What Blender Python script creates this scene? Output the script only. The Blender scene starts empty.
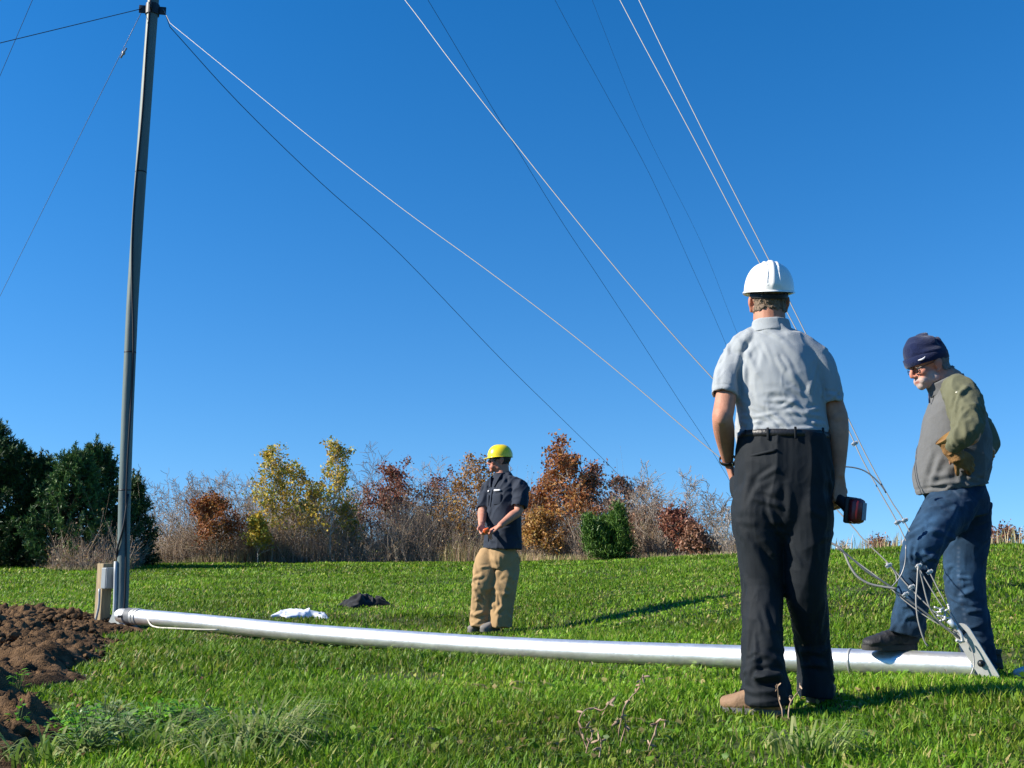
import bpy, bmesh, math, random
import numpy as np
from mathutils import Vector, Matrix
S = bpy.context.scene
COL = S.collection
F_PX, PITCH, CZ = 1024.0, math.radians(9.2), 0.645
CAM = np.array([0.0, 0.0, CZ])
_fw = np.array([0, math.cos(PITCH), math.sin(PITCH)])
_up = np.array([0, -math.sin(PITCH), math.cos(PITCH)])
def A(*v): return np.array(v, float)
def at(px, py, Y):
    """world point on the sight line of a photo pixel, at forward distance Y"""
    r = _fw * F_PX + A(1, 0, 0) * (px - 512) + _up * (384 - py)
    return CAM + r * (Y / r[1])
def nrm(v):
    v = np.asarray(v, float); return v / (np.linalg.norm(v) + 1e-12)
# ------------------------------------------------------------------ noise
def _h(i, j, k, s):
    n = (i * 374761393 + j * 668265263 + k * 2147483647 + s * 1274126177) & 0xffffffff
    n = ((n ^ (n >> 13)) * 1274126177) & 0xffffffff
    n = ((n ^ (n >> 15)) * 2246822519) & 0xffffffff
    return ((n ^ (n >> 16)) & 0xffff) / 32767.5 - 1.0
def vnoise(p, seed=0):
    p = np.asarray(p, float)
    i = np.floor(p).astype(np.int64); f = p - i; f = f * f * f * (f * (f * 6 - 15) + 10)
    out = 0
    for dx in (0, 1):
        wx = f[:, 0] if dx else 1 - f[:, 0]
        for dy in (0, 1):
            wy = f[:, 1] if dy else 1 - f[:, 1]
            for dz in (0, 1):
                wz = f[:, 2] if dz else 1 - f[:, 2]
                out = out + wx * wy * wz * _h(i[:, 0] + dx, i[:, 1] + dy, i[:, 2] + dz, seed)
    return out
def fbm(p, octv=4, seed=0, gain=.5):
    a, s, o = 1.0, 1.0, 0
    for k in range(octv):
        o = o + a * vnoise(np.asarray(p) * s + 17.3 * k, seed + k); a *= gain; s *= 2.03
    return o
def fbm2(x, y, octv=4, seed=0, gain=.5):
    return fbm(np.stack([x, y, np.zeros_like(x)], -1), octv, seed, gain)
# ------------------------------------------------------------------ objects
def tag(o, label=None, cat=None, group=None, kind=None):
    if label: o['label'] = label
    if cat: o['category'] = cat
    if group: o['group'] = group
    if kind: o['kind'] = kind
    return o
def empty(name, loc, label=None, cat=None, group=None):
    o = bpy.data.objects.new(name, None); o.empty_display_size = .1
    o.location = Vector([float(c) for c in loc]); COL.objects.link(o)
    return tag(o, label, cat, group)
def link(name, me, mat=None, parent=None, smooth=True):
    o = bpy.data.objects.new(name, me); COL.objects.link(o)
    if mat:
        me.materials.clear(); me.materials.append(mat)
    if smooth:
        me.polygons.foreach_set('use_smooth', np.ones(len(me.polygons), bool))
    if parent is not None:      # geometry is given in world space; keep it there
        o.parent = parent; q = parent; w = Vector((0, 0, 0))
        while q is not None: w += q.location; q = q.parent
        o.location = -w
    return o
def np_mesh(name, V, polys, col=None):
    """polys: list of (n,k) index arrays"""
    me = bpy.data.meshes.new(name); V = np.asarray(V, np.float32).reshape(-1, 3)
    me.vertices.add(len(V)); me.vertices.foreach_set('co', V.ravel())
    polys = [np.asarray(p, np.int32) for p in polys if len(p)]
    loops = np.concatenate([p.ravel() for p in polys])
    tot = np.concatenate([np.full(len(p), p.shape[1], np.int32) for p in polys])
    st = np.concatenate([[0], np.cumsum(tot)[:-1]]).astype(np.int32)
    me.loops.add(len(loops)); me.loops.foreach_set('vertex_index', loops)
    me.polygons.add(len(tot)); me.polygons.foreach_set('loop_start', st)
    me.polygons.foreach_set('loop_total', tot)
    me.update(calc_edges=True)
    if col is not None: set_col(me, col)
    return me
def set_col(me, col):
    c = np.ones((len(me.vertices), 4), np.float32); c[:, :3] = col
    at_ = me.color_attributes.get('Col') or me.color_attributes.new('Col', 'FLOAT_COLOR', 'POINT')
    at_.data.foreach_set('color', c.ravel())
def get_v(me):
    v = np.empty(len(me.vertices) * 3, np.float32); me.vertices.foreach_get('co', v); return v.reshape(-1, 3).astype(float)
def get_n(me):
    v = np.empty(len(me.vertices) * 3, np.float32)
    me.vertex_normals.foreach_get('vector', v); return v.reshape(-1, 3).astype(float)
def set_v(me, V):
    me.vertices.foreach_set('co', np.asarray(V, np.float32).ravel()); me.update()
# ------------------------------------------------------------------ materials
MATS = {}
def mat(name, color=(.5, .5, .5), rough=.6, spec=.5, metal=0, attr=False, var=0, vscale=20, bump=0, bscale=60,
        trans=0, sheen=0, coat=0, vcol2=None, stretch=None, anis=None):
    if name in MATS: return MATS[name]
    m = bpy.data.materials.new(name); m.use_nodes = True; N = m.node_tree.nodes; L = m.node_tree.links
    b = N['Principled BSDF']; out = N['Material Output']
    b.inputs['Roughness'].default_value = rough; b.inputs['Specular IOR Level'].default_value = spec
    b.inputs['Metallic'].default_value = metal; b.inputs['Base Color'].default_value = (*color, 1)
    if sheen: b.inputs['Sheen Weight'].default_value = sheen; b.inputs['Sheen Roughness'].default_value = .5
    if coat: b.inputs['Coat Weight'].default_value = coat; b.inputs['Coat Roughness'].default_value = .12
    src = None
    tc = N.new('ShaderNodeTexCoord'); co = tc.outputs['Object']
    if stretch:
        mp = N.new('ShaderNodeMapping'); mp.inputs['Scale'].default_value = stretch; L.new(co, mp.inputs[0]); co = mp.outputs[0]
    if attr:
        a = N.new('ShaderNodeAttribute'); a.attribute_name = 'Col'; src = a.outputs['Color']
    if var or vcol2:
        nz = N.new('ShaderNodeTexNoise'); nz.inputs['Scale'].default_value = vscale; nz.inputs['Detail'].default_value = 5
        nz.inputs['Roughness'].default_value = .65
        L.new(co, nz.inputs['Vector'])
        if vcol2:
            rp = N.new('ShaderNodeValToRGB'); rp.color_ramp.elements[0].position = .38; rp.color_ramp.elements[1].position = .66
            rp.color_ramp.elements[0].color = (*color, 1); rp.color_ramp.elements[1].color = (*vcol2, 1)
            L.new(nz.outputs[0], rp.inputs[0]); src = rp.outputs[0]
        else:
            hs = N.new('ShaderNodeHueSaturation')
            mr = N.new('ShaderNodeMapRange'); mr.inputs[1].default_value = .3; mr.inputs[2].default_value = .7
            mr.inputs[3].default_value = 1 - var; mr.inputs[4].default_value = 1 + var
            L.new(nz.outputs[0], mr.inputs[0]); L.new(mr.outputs[0], hs.inputs['Value'])
            if src: L.new(src, hs.inputs['Color'])
            else: hs.inputs['Color'].default_value = (*color, 1)
            src = hs.outputs[0]
    if src: L.new(src, b.inputs['Base Color'])
    if bump:
        n2 = N.new('ShaderNodeTexNoise'); n2.inputs['Scale'].default_value = bscale; n2.inputs['Detail'].default_value = 6
        L.new(co, n2.inputs['Vector'])
        bp = N.new('ShaderNodeBump'); bp.inputs['Strength'].default_value = bump; bp.inputs['Distance'].default_value = .01
        L.new(n2.outputs[0], bp.inputs['Height']); L.new(bp.outputs[0], b.inputs['Normal'])
    if trans:
        t = N.new('ShaderNodeBsdfTranslucent'); mx = N.new('ShaderNodeMixShader'); mx.inputs[0].default_value = trans
        if src: L.new(src, t.inputs[0])
        else: t.inputs[0].default_value = (*color, 1)
        L.new(b.outputs[0], mx.inputs[1]); L.new(t.outputs[0], mx.inputs[2]); L.new(mx.outputs[0], out.inputs['Surface'])
    MATS[name] = m
    return m
# ------------------------------------------------------------------ geometry collectors
def catmull(P, n):
    P = np.asarray(P, float)
    if len(P) < 3 or n <= 1: return P
    Q = np.vstack([2 * P[0] - P[1], P, 2 * P[-1] - P[-2]]); out = []
    for i in range(1, len(Q) - 2):
        for k in range(n):
            t = k / n
            a, b, c, d = Q[i - 1], Q[i], Q[i + 1], Q[i + 2]
            out.append(.5 * (2 * b + (c - a) * t + (2 * a - 5 * b + 4 * c - d) * t * t + (3 * b - a - 3 * c + d) * t ** 3))
    out.append(P[-1]); return np.array(out)
class MB:
    def __init__(s): s.v = []; s.f = []; s.n = 0; s.c = []
    def add(s, V, Fs, col=None):
        V = np.asarray(V, float)
        s.v.append(V); s.f += [[i + s.n for i in f] for f in Fs]; s.n += len(V)
        s.c.append(np.tile(col if col is not None else (1, 1, 1), (len(V), 1)))
        return s
    def loft(s, C, R, ref, n=20, sm=3, expo=2.0, cap=True, fixed=None, col=None):
        """elliptic rings: C centres, R radii (a along ref, b across) ; fixed=(a_axis,b_axis) keeps rings parallel"""
        R = np.array([(r, r) if np.isscalar(r) else r for r in R], float)
        Z = catmull(np.hstack([np.asarray(C, float), R]), sm) if sm > 1 else np.hstack([np.asarray(C, float), R])
        C, R = Z[:, :3], np.abs(Z[:, 3:]) + 1e-4
        th = np.arange(n) * 2 * math.pi / n
        ca, sa = np.cos(th), np.sin(th)
        ca = np.sign(ca) * np.abs(ca) ** (2 / expo); sa = np.sign(sa) * np.abs(sa) ** (2 / expo)
        V = []; a_prev = np.asarray(ref, float)
        for i in range(len(C)):
            if fixed is not None: a, b = fixed
            else:
                t = nrm(C[min(i + 1, len(C) - 1)] - C[max(i - 1, 0)])
                a = a_prev - t * np.dot(a_prev, t); a = nrm(a); b = np.cross(t, a)
            V.append(C[i] + np.outer(ca * R[i, 0], a) + np.outer(sa * R[i, 1], b))
        m = len(C); V = np.vstack(V); Fs = []
        for i in range(m - 1):
            for k in range(n):
                Fs.append([i * n + k, i * n + (k + 1) % n, (i + 1) * n + (k + 1) % n, (i + 1) * n + k])
        if cap:
            V = np.vstack([V, C[0], C[-1]])
            for k in range(n):
                Fs.append([m * n, (k + 1) % n, k]); Fs.append([m * n + 1, (m - 1) * n + k, (m - 1) * n + (k + 1) % n])
        return s.add(V, Fs, col)
    def tube(s, P, r, n=8, sm=1, col=None):
        P = np.asarray(P, float); t = nrm(P[-1] - P[0])
        ref = A(0, 0, 1) if abs(t[2]) < .9 else A(1, 0, 0)
        R = r if np.iterable(r) else [r] * len(P)
        return s.loft(P, R, ref, n, sm, col=col)
    def ell(s, c, r, ax=None, n=16, m=10, col=None):
        ax = np.eye(3) if ax is None else np.asarray(ax, float)
        V = [c + ax[2] * r[2]]
        for i in range(1, m):
            p = math.pi * i / m
            for k in range(n):
                t = 2 * math.pi * k / n
                V.append(c + ax[0] * r[0] * math.sin(p) * math.cos(t) + ax[1] * r[1] * math.sin(p) * math.sin(t) + ax[2] * r[2] * math.cos(p))
        V.append(c - ax[2] * r[2]); Fs = []
        for k in range(n):
            Fs.append([0, 1 + k, 1 + (k + 1) % n]); b = 1 + (m - 2) * n; Fs.append([len(V) - 1, b + (k + 1) % n, b + k])
        for i in range(m - 2):
            for k in range(n):
                a = 1 + i * n; b = a + n
                Fs.append([a + k, b + k, b + (k + 1) % n, a + (k + 1) % n])
        return s.add(np.array(V), Fs, col)
    def box(s, c, size, ax=None, bev=0, col=None):
        ax = np.eye(3) if ax is None else np.asarray(ax, float)
        bm = bmesh.new(); bmesh.ops.create_cube(bm, size=1)
        for v in bm.verts: v.co = Vector((v.co.x * size[0], v.co.y * size[1], v.co.z * size[2]))
        if bev: bmesh.ops.bevel(bm, geom=bm.edges[:], offset=bev, segments=2, affect='EDGES', profile=.5)
        bm.verts.index_update()
        V = np.array([v.co[:] for v in bm.verts]) @ ax + np.asarray(c, float)
        Fs = [[v.index for v in f.verts] for f in bm.faces]; bm.free()
        return s.add(V, Fs, col)
    def prism(s, P, depth_vec, bev=0, col=None):
        """flat outline P (n,3) given thickness along depth_vec"""
        P = np.asarray(P, float); n = len(P); V = np.vstack([P, P + depth_vec])
        Fs = [list(range(n))[::-1], list(range(n, 2 * n))] + [[i, (i + 1) % n, n + (i + 1) % n, n + i] for i in range(n)]
        return s.add(V, Fs, col)
    def mesh(s, name='m', use_col=False):
        me = bpy.data.meshes.new(name); V = np.vstack(s.v)
        me.from_pydata(V.tolist(), [], s.f); me.update()
        if use_col: set_col(me, np.vstack(s.c))
        bm = bmesh.new(); bm.from_mesh(me); bmesh.ops.recalc_face_normals(bm, faces=bm.faces); bm.to_mesh(me); bm.free()
        return me
    def build(s, name, m, parent=None, smooth=True, use_col=False, autos=None):
        o = link(name, s.mesh(name, use_col), m, parent, smooth)
        if autos: sharp(o.data, autos)
        return o
def sharp(me, deg):
    """flat edges above an angle, smooth below"""
    bm = bmesh.new(); bm.from_mesh(me); a = math.radians(deg)
    for e in bm.edges:
        e.smooth = not (len(e.link_faces) == 2 and e.calc_face_angle(0) > a)
    bm.to_mesh(me); bm.free()
def remesh(mb, voxel, smooth=5, fac=.5):
    me = mb.mesh('tmp'); o = bpy.data.objects.new('tmp', me); COL.objects.link(o)
    r = o.modifiers.new('r', 'REMESH'); r.mode = 'VOXEL'; r.voxel_size = voxel; r.adaptivity = 0
    if smooth:
        q = o.modifiers.new('s', 'SMOOTH'); q.iterations = smooth; q.factor = fac
    dg = bpy.context.evaluated_depsgraph_get(); dg.update()
    out = bpy.data.meshes.new_from_object(o.evaluated_get(dg))
    bpy.data.objects.remove(o); bpy.data.meshes.remove(me)
    return out
def segs_mesh(name, P0, P1, R0, R1, k=4, col=None):
    P0, P1 = np.asarray(P0, float), np.asarray(P1, float); R0, R1 = np.asarray(R0, float), np.asarray(R1, float)
    T = P1 - P0; T /= np.linalg.norm(T, axis=1, keepdims=True) + 1e-9
    ref = np.where(np.abs(T[:, 2:3]) < .9, A(0, 0, 1), A(1, 0, 0)); U = np.cross(T, ref); U /= np.linalg.norm(U, axis=1, keepdims=True) + 1e-9
    W = np.cross(T, U); n = len(P0); V = np.zeros((n, 2 * k, 3))
    for j in range(k):
        c, s_ = math.cos(2 * math.pi * j / k), math.sin(2 * math.pi * j / k); d = U * c + W * s_
        V[:, j] = P0 + d * R0[:, None]; V[:, k + j] = P1 + d * R1[:, None]
    b = np.arange(n)[:, None] * 2 * k; Q = []
    for j in range(k):
        Q.append(b + np.array([j, (j + 1) % k, k + (j + 1) % k, k + j]))
    c = None if col is None else np.repeat(np.asarray(col), 2 * k, axis=0)
    return np_mesh(name, V, [np.concatenate(Q)], c)
# ================================================================== terrain
_G = [(100,768,3.3),(512,768,3.3),(1000,768,3.25),(755,716,4.22),(815,708,4.38),(988,682,5.3),(975,681,4.97),
 (600,664,6.25),(400,650,7.25),(250,636,8.0),(150,629,8.7),(490,634,10.2),(735,592,10.6),(1000,600,9),(1024,548,17),
 (850,552,21),(700,557,28),(600,562,36),(400,562,44),(0,563,44),(200,601,14),(0,601,13.5),(330,601,14),(600,582,19),(100,581,23),(350,580,24),(200,568,36),(480,571,29),(800,567,14.5)]
_P = [at(*g) for g in _G]
_P += [A(x, y, z + CZ) for x, y, z in [(15,30,-.6),(8,42,-.9),(25,42,-1.1),(-25,52,-.62),(-10,56,-.7),(4,52,-.7),(-10,5,-.68),
 (-9,0,-.68),(8,3,-.52),(0,0,-.65),(0,-10,-.65),(13,8,-.32),(-22,20,-.62),(22,15,-.25),(-45,45,-.75),(45,45,-1.3),(0,80,-1.0),(-40,90,-1.0),(50,90,-1.5),(-30,-5,-.8),(30,-5,-.35)]]
_P = np.array(_P)
def _tps(r2): return np.where(r2 > 1e-9, .5 * r2 * np.log(r2 + 1e-12), 0)
_n = len(_P); _K = _tps(((_P[:, None, :2] - _P[None, :, :2]) ** 2).sum(-1)) + np.eye(_n) * .02
_M = np.zeros((_n + 3, _n + 3)); _M[:_n, :_n] = _K; _M[:_n, _n] = 1; _M[:_n, _n+1:] = _P[:, :2]; _M[_n, :_n] = 1; _M[_n+1:, :_n] = _P[:, :2].T
_W = np.linalg.solve(_M, np.concatenate([_P[:, 2], [0, 0, 0]]))
def ground_z(x, y):
    x = np.atleast_1d(np.asarray(x, float)); y = np.atleast_1d(np.asarray(y, float)); o = np.empty(len(x))
    for s in range(0, len(x), 60000):
        X = np.stack([x[s:s+60000], y[s:s+60000]], 1)
        o[s:s+60000] = _tps(((X[:, None] - _P[None, :, :2]) ** 2).sum(-1)) @ _W[:_n] + _W[_n] + X @ _W[_n+1:]
    r = np.hypot(x, y - 20); k = np.clip((r - 45) / 35, 0, 1); k = k * k * (3 - 2 * k)
    o = o * (1 - k) + (-.6) * k
    near = np.clip(1.2 - np.hypot(x, y) / 60, 0, 1)
    o = o + near * (.016 * fbm2(x * 1.7, y * 1.7, 3, 5) + .012 * fbm2(x * .6, y * .6, 2, 9))
    return o
def gz(x, y): return float(ground_z([x], [y])[0])
def gpt(px, Y):
    """ground point under photo column px at distance Y"""
    p = at(px, 560, Y); return A(p[0], Y, gz(p[0], Y))
# soil heap outline (plan)
def px_ground(px, py):
    """plan position where a photo pixel's sight line meets the ground"""
    lo, hi = 1.5, 60.0
    for _ in range(50):
        m = (lo + hi) / 2; p = at(px, py, m)
        if p[2] > gz(p[0], p[1]): lo = m
        else: hi = m
    return at(px, py, lo)[:2]
DIRT = np.array([px_ground(*q) for q in [(104, 617), (138, 629), (134, 634), (112, 641), (96, 652), (80, 665), (70, 677), (60, 692), (58, 702), (66, 712), (84, 724), (82, 738), (62, 752), (40, 768), (30, 790)]] +
    [A(-2.3, 2.4), A(-5.5, 2.2), A(-7.0, 5.0), A(-7.2, 9.0)] + [px_ground(*q) for q in [(-60, 616), (20, 615), (70, 616)]])
def poly_sd(x, y, P):
    """signed distance, positive inside"""
    x = np.asarray(x, float); y = np.asarray(y, float); d = np.full(x.shape, 1e9); ins = np.zeros(x.shape, bool)
    for i in range(len(P)):
        a, b = P[i], P[(i + 1) % len(P)]; e = b - a
        t = np.clip(((x - a[0]) * e[0] + (y - a[1]) * e[1]) / (e @ e), 0, 1)
        d = np.minimum(d, np.hypot(x - a[0] - t * e[0], y - a[1] - t * e[1]))
        c = (a[1] > y) != (b[1] > y)
        with np.errstate(divide='ignore', invalid='ignore'):
            ins ^= c & (x < (b[0] - a[0]) * (y - a[1]) / (b[1] - a[1] + 1e-12) + a[0])
    return np.where(ins, d, -d)
def dirt_sd(x, y):
    return poly_sd(x, y, DIRT) + .13 * fbm2(np.asarray(x) * 2.3, np.asarray(y) * 2.3, 3, 31)
def build_ground():
    ang = np.linspace(-math.pi, math.pi, 361)[:-1]
    ang = np.sort(np.concatenate([ang, np.linspace(math.pi/2 - .6, math.pi/2 + .6, 200)]))
    rad = np.concatenate([[.0], np.geomspace(.5, 60, 200), np.geomspace(64, 2500, 30)])
    Rr, Th = np.meshgrid(rad, ang, indexing='ij'); X = Rr * np.cos(Th); Y = Rr * np.sin(Th)
    Z = ground_z(X.ravel(), Y.ravel()); V = np.stack([X.ravel(), Y.ravel(), Z], 1)
    n = len(ang); i = np.arange(len(rad) - 1)[:, None]; j = np.arange(n)[None]
    q = np.stack([i * n + j, (i + 1) * n + j, (i + 1) * n + (j + 1) % n, i * n + (j + 1) % n], -1).reshape(-1, 4)
    m = mat('turf_soil', (.035, .060, .012), rough=.9, spec=.2, vcol2=(.055, .060, .022), vscale=6, bump=.6, bscale=90)
    o = link('ground', np_mesh('ground', V, [q]), m); tag(o, kind='structure')
def build_dirt():
    xs = np.arange(-6.6, -1.4, .018); ys = np.arange(2.2, 10.0, .018)
    X, Y = np.meshgrid(xs, ys, indexing='ij'); x = X.ravel(); y = Y.ravel()
    sd = dirt_sd(x, y); k = np.clip(sd / .55, 0, 1); k = k ** .7
    lump = .5 * (1 - np.abs(fbm2(x * 1.9, y * 1.9, 2, 3))) + .8 * np.abs(fbm2(x * 5, y * 5, 3, 7))
    n3 = np.abs(vnoise(np.stack([x * 11, y * 11, x * 0], 1), 12)); n4 = np.abs(vnoise(np.stack([x * 23, y * 23, x * 0], 1), 13))
    big = np.clip(fbm2(x * 1.3, y * 1.6, 2, 91) * .9 + .5, 0, 1); h = k * (.03 + .10 * lump * (.4 + big) + .10 * big) + np.clip(sd * 4, 0, 1) * (.45 + .75 * np.clip(fbm2(x * 2.6, y * 2.6, 2, 93) + .5, 0, 1.2)) * (.075 * np.clip(n3 * 1.6, 0, 1) + .045 * (1 - n4) ** 2 + .025 * fbm2(x * 40, y * 40, 2, 15))
    h = h * (.62 - .14 * np.clip((y - 5) / 3, 0, 1)) * np.clip(.25 + np.hypot(x + 3.2, y - 8.6) / 1.2, 0, 1) + np.clip(sd * 5, 0, 1) * (.014 * (1 - np.abs(fbm2(x * 30, y * 30, 2, 25))) + .012 * fbm2(x * 55, y * 55, 2, 27))
    Z = ground_z(x, y) + np.where(sd > -.02, h - .01, -.06)
    V = np.stack([x + .012 * vnoise(np.stack([x * 9, y * 9, Z * 9], 1), 51), y, Z], 1)
    ny = len(ys); i = np.arange(len(xs) - 1)[:, None]; j = np.arange(ny - 1)[None]
    q = np.stack([i * ny + j, (i + 1) * ny + j, (i + 1) * ny + j + 1, i * ny + j + 1], -1).reshape(-1, 4)
    q = q[(sd[q] > -.03).any(1)]
    use = np.unique(q); mp = np.full(len(V), -1); mp[use] = np.arange(len(use)); V0 = V[use]; q0 = mp[q]
    # loose clods lying on the heap and its rim
    rng = np.random.default_rng(4); mb = MB(); mb.add(V0, q0.tolist())
    cnt = 0
    while cnt < 5200:
        cx, cy = rng.uniform(-6, -1.6), rng.uniform(3.0, 9.4); d = float(dirt_sd(np.array([cx]), np.array([cy]))[0])
        if np.hypot(cx + 3.25, cy - 8.35) < .45: continue
        if d < -.32 or (d < 0 and rng.random() < .80): continue
        r = rng.gamma(1.5, .0065) + .004
        if d < .1: r = min(r, .022)
        kk = max(0, min(1, d / .55)) ** .7
        cz = gz(cx, cy) + kk * .09 + r * .3
        nn = 7; E = MB(); E.ell(A(0, 0, 0), (r, r * rng.uniform(.7, 1.2), r * rng.uniform(.6, .9)), n=nn, m=5)
        Ve = E.v[0]; Ve = Ve * (1 + .55 * vnoise(Ve / r * 1.3 + rng.uniform(0, 99, 3), 3))[:, None]
        mb.add(Ve + A(cx, cy, cz), E.f); cnt += 1
    me = mb.mesh('dirt'); m = mat('loose_soil', (.046, .028, .015), rough=.95, spec=.1, vcol2=(.175, .105, .054), vscale=7, bump=1.0, bscale=120)
    # let the heap's own normals be faceted a little
    o = link('soil_heap', me, m); tag(o, 'low heap of freshly dug brown soil lying on the grass around the grey post', 'soil heap')
# ================================================================== grass
def blades(n_try, ymin, ymax, xlim, dens_h, w, h, seed, cols, lean=.5, keep=None, leaf=.0, wind=(0, 0)):
    rng = np.random.default_rng(seed)
    u = rng.random(n_try); y = np.sqrt(ymin ** 2 + u * (ymax ** 2 - ymin ** 2)); x = rng.uniform(-1, 1, n_try) * (xlim * y + .5)
    if keep is not None:
        k = keep(x, y, rng); x, y = x[k], y[k]
    Mx_ = mast_axis(); sx_, sy_ = Mx_[-1][0] - Mx_[0][0], Mx_[-1][1] - Mx_[0][1]; t_ = np.clip(((x - Mx_[0][0]) * sx_ + (y - Mx_[0][1]) * sy_) / (sx_ ** 2 + sy_ ** 2), 0, 1.03); dm = np.hypot(x - Mx_[0][0] - t_ * sx_, y - Mx_[0][1] - t_ * sy_)
    hs = (1 - .55 * np.exp(-(dm / .22) ** 2)) * (1 + .42 * np.clip(fbm2(x * 1.6, y * 1.6, 3, 88), -1, 1))
    return blade_at(x, y, None, w, h, rng, cols, lean, leaf, wind, hs)
def blade_at(x, y, z, w, h, rng, cols, lean=.5, leaf=0, wind=(0, 0), hscale=None):
    n = len(x); z = ground_z(x, y) if z is None else z
    a = rng.uniform(0, 2 * math.pi, n); d = np.stack([np.cos(a), np.sin(a), np.zeros(n)], 1); sd = np.stack([-np.sin(a), np.cos(a), np.zeros(n)], 1)
    H = h * rng.uniform(.55, 1.25, n); 
    if hscale is not None: H = H * hscale
    Wd = w * rng.uniform(.6, 1.3, n); L = H * np.abs(rng.normal(lean, lean * .6, n))
    B = np.stack([x, y, z - .008], 1); up = A(0, 0, 1); wv = A(wind[0], wind[1], 0)
    isl = rng.random(n) < leaf
    mid = B + up * (H * .62)[:, None] + d * (L * .35)[:, None] + wv * (H * .3)[:, None]
    tip = B + up * (H * np.where(L > H, .75, 1.0))[:, None] + d * L[:, None] + wv * H[:, None]
    wm = np.where(isl, 2.0, .85) * Wd; wb = np.where(isl, .3, 1.0) * Wd
    V = np.stack([B - sd * wb[:, None] / 2, B + sd * wb[:, None] / 2, mid - sd * wm[:, None] / 2, mid + sd * wm[:, None] / 2, tip], 1)
    cols = np.asarray(cols, float); c = cols[rng.choice(len(cols), n, p=None)] * rng.uniform(.7, 1.3, (n, 1))
    patch = fbm2(x * .8, y * .8, 3, 77)
    c = c * (1 + .34 * np.clip(patch, -1, 1))[:, None] * np.where((fbm2(x * 3.1, y * 3.1, 2, 79) > .35)[:, None], A(1.15, 1.0, 1.2), A(1, 1, 1))
    return V, np.repeat(c[:, None], 5, 1)
def blades_obj(name, parts, m, parent=None):
    V = np.concatenate([p[0] for p in parts]); C = np.concatenate([p[1] for p in parts]); n = len(V)
    b = np.arange(n)[:, None] * 5
    me = np_mesh(name, V.reshape(-1, 3), [b + np.array([0, 1, 3, 2]), b + np.array([2, 3, 4])], C.reshape(-1, 3))
    return link(name, me, m, parent)
GREEN = [(.115, .242, .011)] * 6 + [(.150, .285, .015)] * 5 + [(.215, .330, .026)] * 3 + [(.068, .165, .010)] * 3 + [(.36, .33, .11)] + [(.29, .33, .06)]
def build_grass():
    m = mat('grass_blade', rough=.5, spec=.25, attr=True, trans=.40)
    def keep(x, y, rng):
        sd = dirt_sd(x, y)
        ok = sd < rng.uniform(-.08, .02, len(x))
        bare = fbm2(x * 1.1, y * 1.1, 3, 41)
        ok &= ~((bare > .75) & (rng.random(len(x)) < .5))
        # worn, thinner strip left of the mast
        return ok
    parts = [
        blades(95000, 2.6, 5.0, .62, 0, .0052, .046, 1, GREEN, .6, keep, .10),
        blades(110000, 4.6, 8.5, .62, 0, .0074, .047, 2, GREEN, .6, keep, .12),
        blades(115000, 8.0, 15.5, .60, 0, .0115, .052, 3, GREEN, .6, keep, .12),
        blades(100000, 15, 27, .58, 0, .018, .065, 4, GREEN, .6, keep, .1),
        blades(90000, 26, 46, .60, 0, .034, .075, 5, GREEN, .6, keep, .1)]
    o = blades_obj('grass', parts, m); tag(o, 'short bright green lawn grass covering the field', 'grass', kind='stuff')
    # flattened dead thatch in patches
    rng = np.random.default_rng(18); n = 60000; y = np.sqrt(2.8 ** 2 + rng.random(n) * (13 ** 2 - 7.8)); x = rng.uniform(-1, 1, n) * (.6 * y + .4)
    pt = fbm2(x * 1.3, y * 1.3, 3, 63) + .55 * np.exp(-(((x + 2.0) / .9) ** 2 + ((y - 5.6) / 1.4) ** 2)) + .35 * np.exp(-(((x - .5) / .8) ** 2 + ((y - 3.6) / .5) ** 2)); k = keep(x, y, rng) & (pt > .30 + .5 * rng.random(n)); x, y = x[k], y[k]
    p = blade_at(x, y, ground_z(x, y) + .012, .006, .026, rng, [(.33, .27, .12), (.26, .20, .09), (.40, .34, .18), (.22, .22, .06)], 2.2, 0)
    o = blades_obj('thatch', [p], m); tag(o, 'flattened dead straw lying in the lawn', 'dead grass', kind='stuff')
    # broad leaves mixed in the sward (clover, plantain)
    rng = np.random.default_rng(8); n = 26000
    y = np.sqrt(3.0 ** 2 + rng.random(n) * (14 ** 2 - 9)); x = rng.uniform(-1, 1, n) * (.6 * y + .4)
    k = keep(x, y, rng) & (fbm2(x * .9, y * .9, 2, 21) + .25 * (x > 0) > -.05); x, y = x[k], y[k]
    p = blade_at(x, y, ground_z(x, y) + .020, .012, .024, rng, [(.12, .25, .016), (.155, .30, .022), (.085, .19, .014), (.22, .32, .045), (.32, .29, .10)], 1.3, .9)
    o = blades_obj('clover', [p], m); tag(o, 'broad clover and plantain leaves mixed into the lawn', 'ground cover', kind='stuff')
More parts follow.
